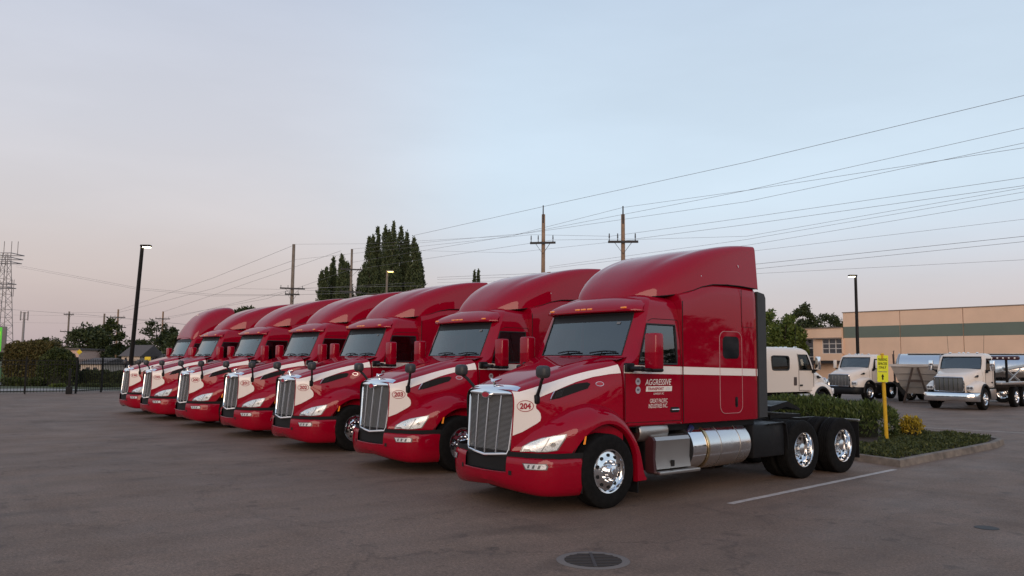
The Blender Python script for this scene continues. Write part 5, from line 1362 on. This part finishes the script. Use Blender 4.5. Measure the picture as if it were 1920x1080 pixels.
hedge_at(236, 345, 690, 62, 'low dark hedge behind the farthest red trucks', M['leaf_dark'], 54, 5000, 1.4)
hedge_at(8, 80, 712, 57, 'low weedy shrub at the foot of the clipped hedge', M['leaf_mid'], 55, 2500, 1.2, wave=.15, cat='shrub', name='low_shrub')
hedge_at(96, 120, 722, 55.5, 'small yellow green tuft just behind the fence', M['leaf_lime'], 56, 900, .8, size=.16, wave=.15, cat='shrub', name='low_shrub')
hedge_at(150, 235, 722, 56.5, 'strip of green planting just behind the fence', M['leaf_mid'], 57, 2600, 1.2, size=.16, wave=.12, cat='shrub', name='low_shrub')
# lit pylon sign cut by the left edge
sg, h1 = foot(3, 612, 75.); z0_ = at(3, 661, 75.).z
T = thing('pylon_sign', 'tall lit green and yellow pylon sign cut by the left edge', 'sign', sg, YAW+R(28))
ob('cabinet', B().bbox(-1.1, .45, -.35, .35, z0_, h1, .05), mat_once('grey cabinet', (.16, .14, .13), .6), T)
ob('lit_panel', B().box(-1.05, .10, -.365, -.35, z0_+.1, h1-.1), mat('lit green panel', (.05, .35, .03), .4, emit=(.10, .62, .03), estr=.3), T)
ob('price_panel', B().box(-.75, -.06, -.38, -.366, z0_+1.15, h1-.5), mat('lit yellow panel', (.7, .7, .02), .4, emit=(.85, .9, .02), estr=.6), T)
ob('price_panel', B().box(-.75, -.06, -.38, -.366, z0_+.75, z0_+1.05), mat('lit white panel', (.8, .8, .7), .4, emit=(1, 1, .75), estr=.6), T)
ob('post', B().box(-.5, -.1, -.2, .2, 0, z0_), mat_once('grey cabinet', (.16, .14, .13), .6), T)
bn = foot(8, 700, 62.)[0]
T = thing('waste_bin', 'green wheeled waste bin behind the fence at far left', 'bin', bn, YAW)
ob('body', B().prism([(-.40, .08), (.40, .08), (.46, 1.15), (-.46, 1.15)], 'y', -.4, .4), mat_once('green bin', (.015, .085, .03), .5), T, smooth=20); ob('lid', B().bbox(-.49, .49, -.45, .45, 1.15, 1.24, .03), mat_once('green lid', (.012, .05, .02), .5), T)
for px, py, D_, lb_, sz in ((149, 660, 66, 'small yellow diamond road sign by the rounded bush', .32), (277, 673, 70, 'small yellow diamond road sign behind the farthest truck', .45)):
    b, h = foot(px, py, D_); T = thing('road_sign', lb_, 'sign', b, YAW+R(10))
    ob('post', B().cyl((0, 0, 0), (0, 0, h), .03, n=6), M['brushed'], T)
    ob('sign_face', B().prism([(0, h-sz*.7), (sz*.7, h), (0, h+sz*.7), (-sz*.7, h)] if px < 200 else rrect(-.24, .24, h-.19, h+.19, .03, 2), 'y', -.05, -.03), mat_once('yellow sign', (.75, .52, .01), .5), T, smooth=20)
# small houses and sheds far left
def house(px0, px1, ptop, D, label, wall, roofm, ridge=.9):
    a, h = foot(px0, ptop, D); b, _ = foot(px1, ptop, D); d = b-a; L = d.length
    T = thing('house', label, 'building', a, math.atan2(d.y, d.x))
    ob('wall', B().box(0, L, 0, 7, 0, h), wall, T, smooth=0)
    ob('roof', B().prism([(-.4, h), (7.4, h), (3.5, h+ridge)], 'x', -.3, L+.3) if ridge else B().box(-.2, L+.2, -.2, 7.2, h, h+.25), roofm, T, smooth=0)
    w = ob('window', B().box(L*.25, L*.45, -.03, -.005, h*.35, h*.7), M['wglass'], T, smooth=0)
    ob('window', B().box(L*.6, L*.8, -.03, -.005, h*.35, h*.7), M['wglass'], T, smooth=0)
hw1 = mat('pale pink render', (.52, .36, .30), .9, var=.05); hw2 = mat('cream siding', (.50, .42, .36), .9, var=.05); hr = mat('grey shingle', (.10, .085, .08), .9, var=.2)
house(112, 148, 656, 105, 'low pale pink building behind the clipped hedge', hw1, hr, 0)
house(13, 40, 657, 125, 'small pale building beside the lit pylon sign', hw1, hr, .6)
house(152, 190, 682, 92, 'low shed with a grey roof left of the lamp post', hw2, hr, .7)
house(228, 262, 668, 108, 'house with a grey roof behind the lamp post', hw2, hr, 1.6)
house(285, 325, 676, 112, 'house with a grey roof behind the farthest red truck', hw2, hr, 1.4)
# lattice communications tower
tb_, ht = foot(13, 475, 250.); T = thing('radio_tower', 'lattice steel radio tower with antennas at the left edge', 'tower', tb_, YAW)
M['steel'] = mat('grey steel', (.22, .20, .20), .6)
def tw(z): return 1.9*(1-z/ht)+.75
cs = [(-1, -1), (1, -1), (1, 1), (-1, 1)]
for sx, sy in cs: ob('tower_leg', B().tube([(sx*tw(0), sy*tw(0), 0), (sx*tw(ht), sy*tw(ht), ht)], .12, 5), M['steel'], T)
g = B(); z = 0.; k = 0
while z < ht-2:
    z2 = z+2.4
    for i in range(4):
        a, b = cs[i], cs[(i+1) % 4]
        if k % 2: a, b = b, a
        g.tube([(a[0]*tw(z), a[1]*tw(z), z), (b[0]*tw(z2), b[1]*tw(z2), z2)], .06, 4); g.tube([(a[0]*tw(z2), a[1]*tw(z2), z2), (b[0]*tw(z2), b[1]*tw(z2), z2)], .05, 4)
    z = z2; k += 1
o = ob('lattice', g, M['steel'], T); o['kind'] = 'stuff'
for z, w in ((ht-.3, 3.4), (ht-1.6, 3.2), (ht-2.9, 3.0), (ht-9.5, 2.2), (ht-10.8, 2.2)): ob('platform_rail', B().tube([(-w, -w, z), (w, -w, z), (w, w, z), (-w, w, z)], .13, 4, True), M['steel'], T)
for x in (-3, -1.0, 1.3, 3.3): ob('antenna', B().cyl((x, 0, ht-.5), (x, 0, ht+3.8), .10, n=5), M['steel'], T)
for x in (2.2, 2.8): ob('antenna', B().cyl((x, 0, ht-13.5), (x, 0, ht-8.2), .10, n=5), M['steel'], T)
mb_, hm_ = foot(46, 585, 210.); T = thing('antenna_mast', 'slim antenna mast with a square head above the clipped hedge', 'tower', mb_, YAW)
ob('post', B().cyl((0, 0, 0), (0, 0, hm_), .35, .25, 8), M['steel'], T)
for x in (-1, 1): ob('antenna', B().box(x*.95-.12, x*.95+.12, -.1, .1, hm_-2.2, hm_+.2), M['steel'], T)
for z in (hm_-.2, hm_-1.9): ob('bracket', B().box(-1, 1, -.06, .06, z-.06, z+.06), M['steel'], T)
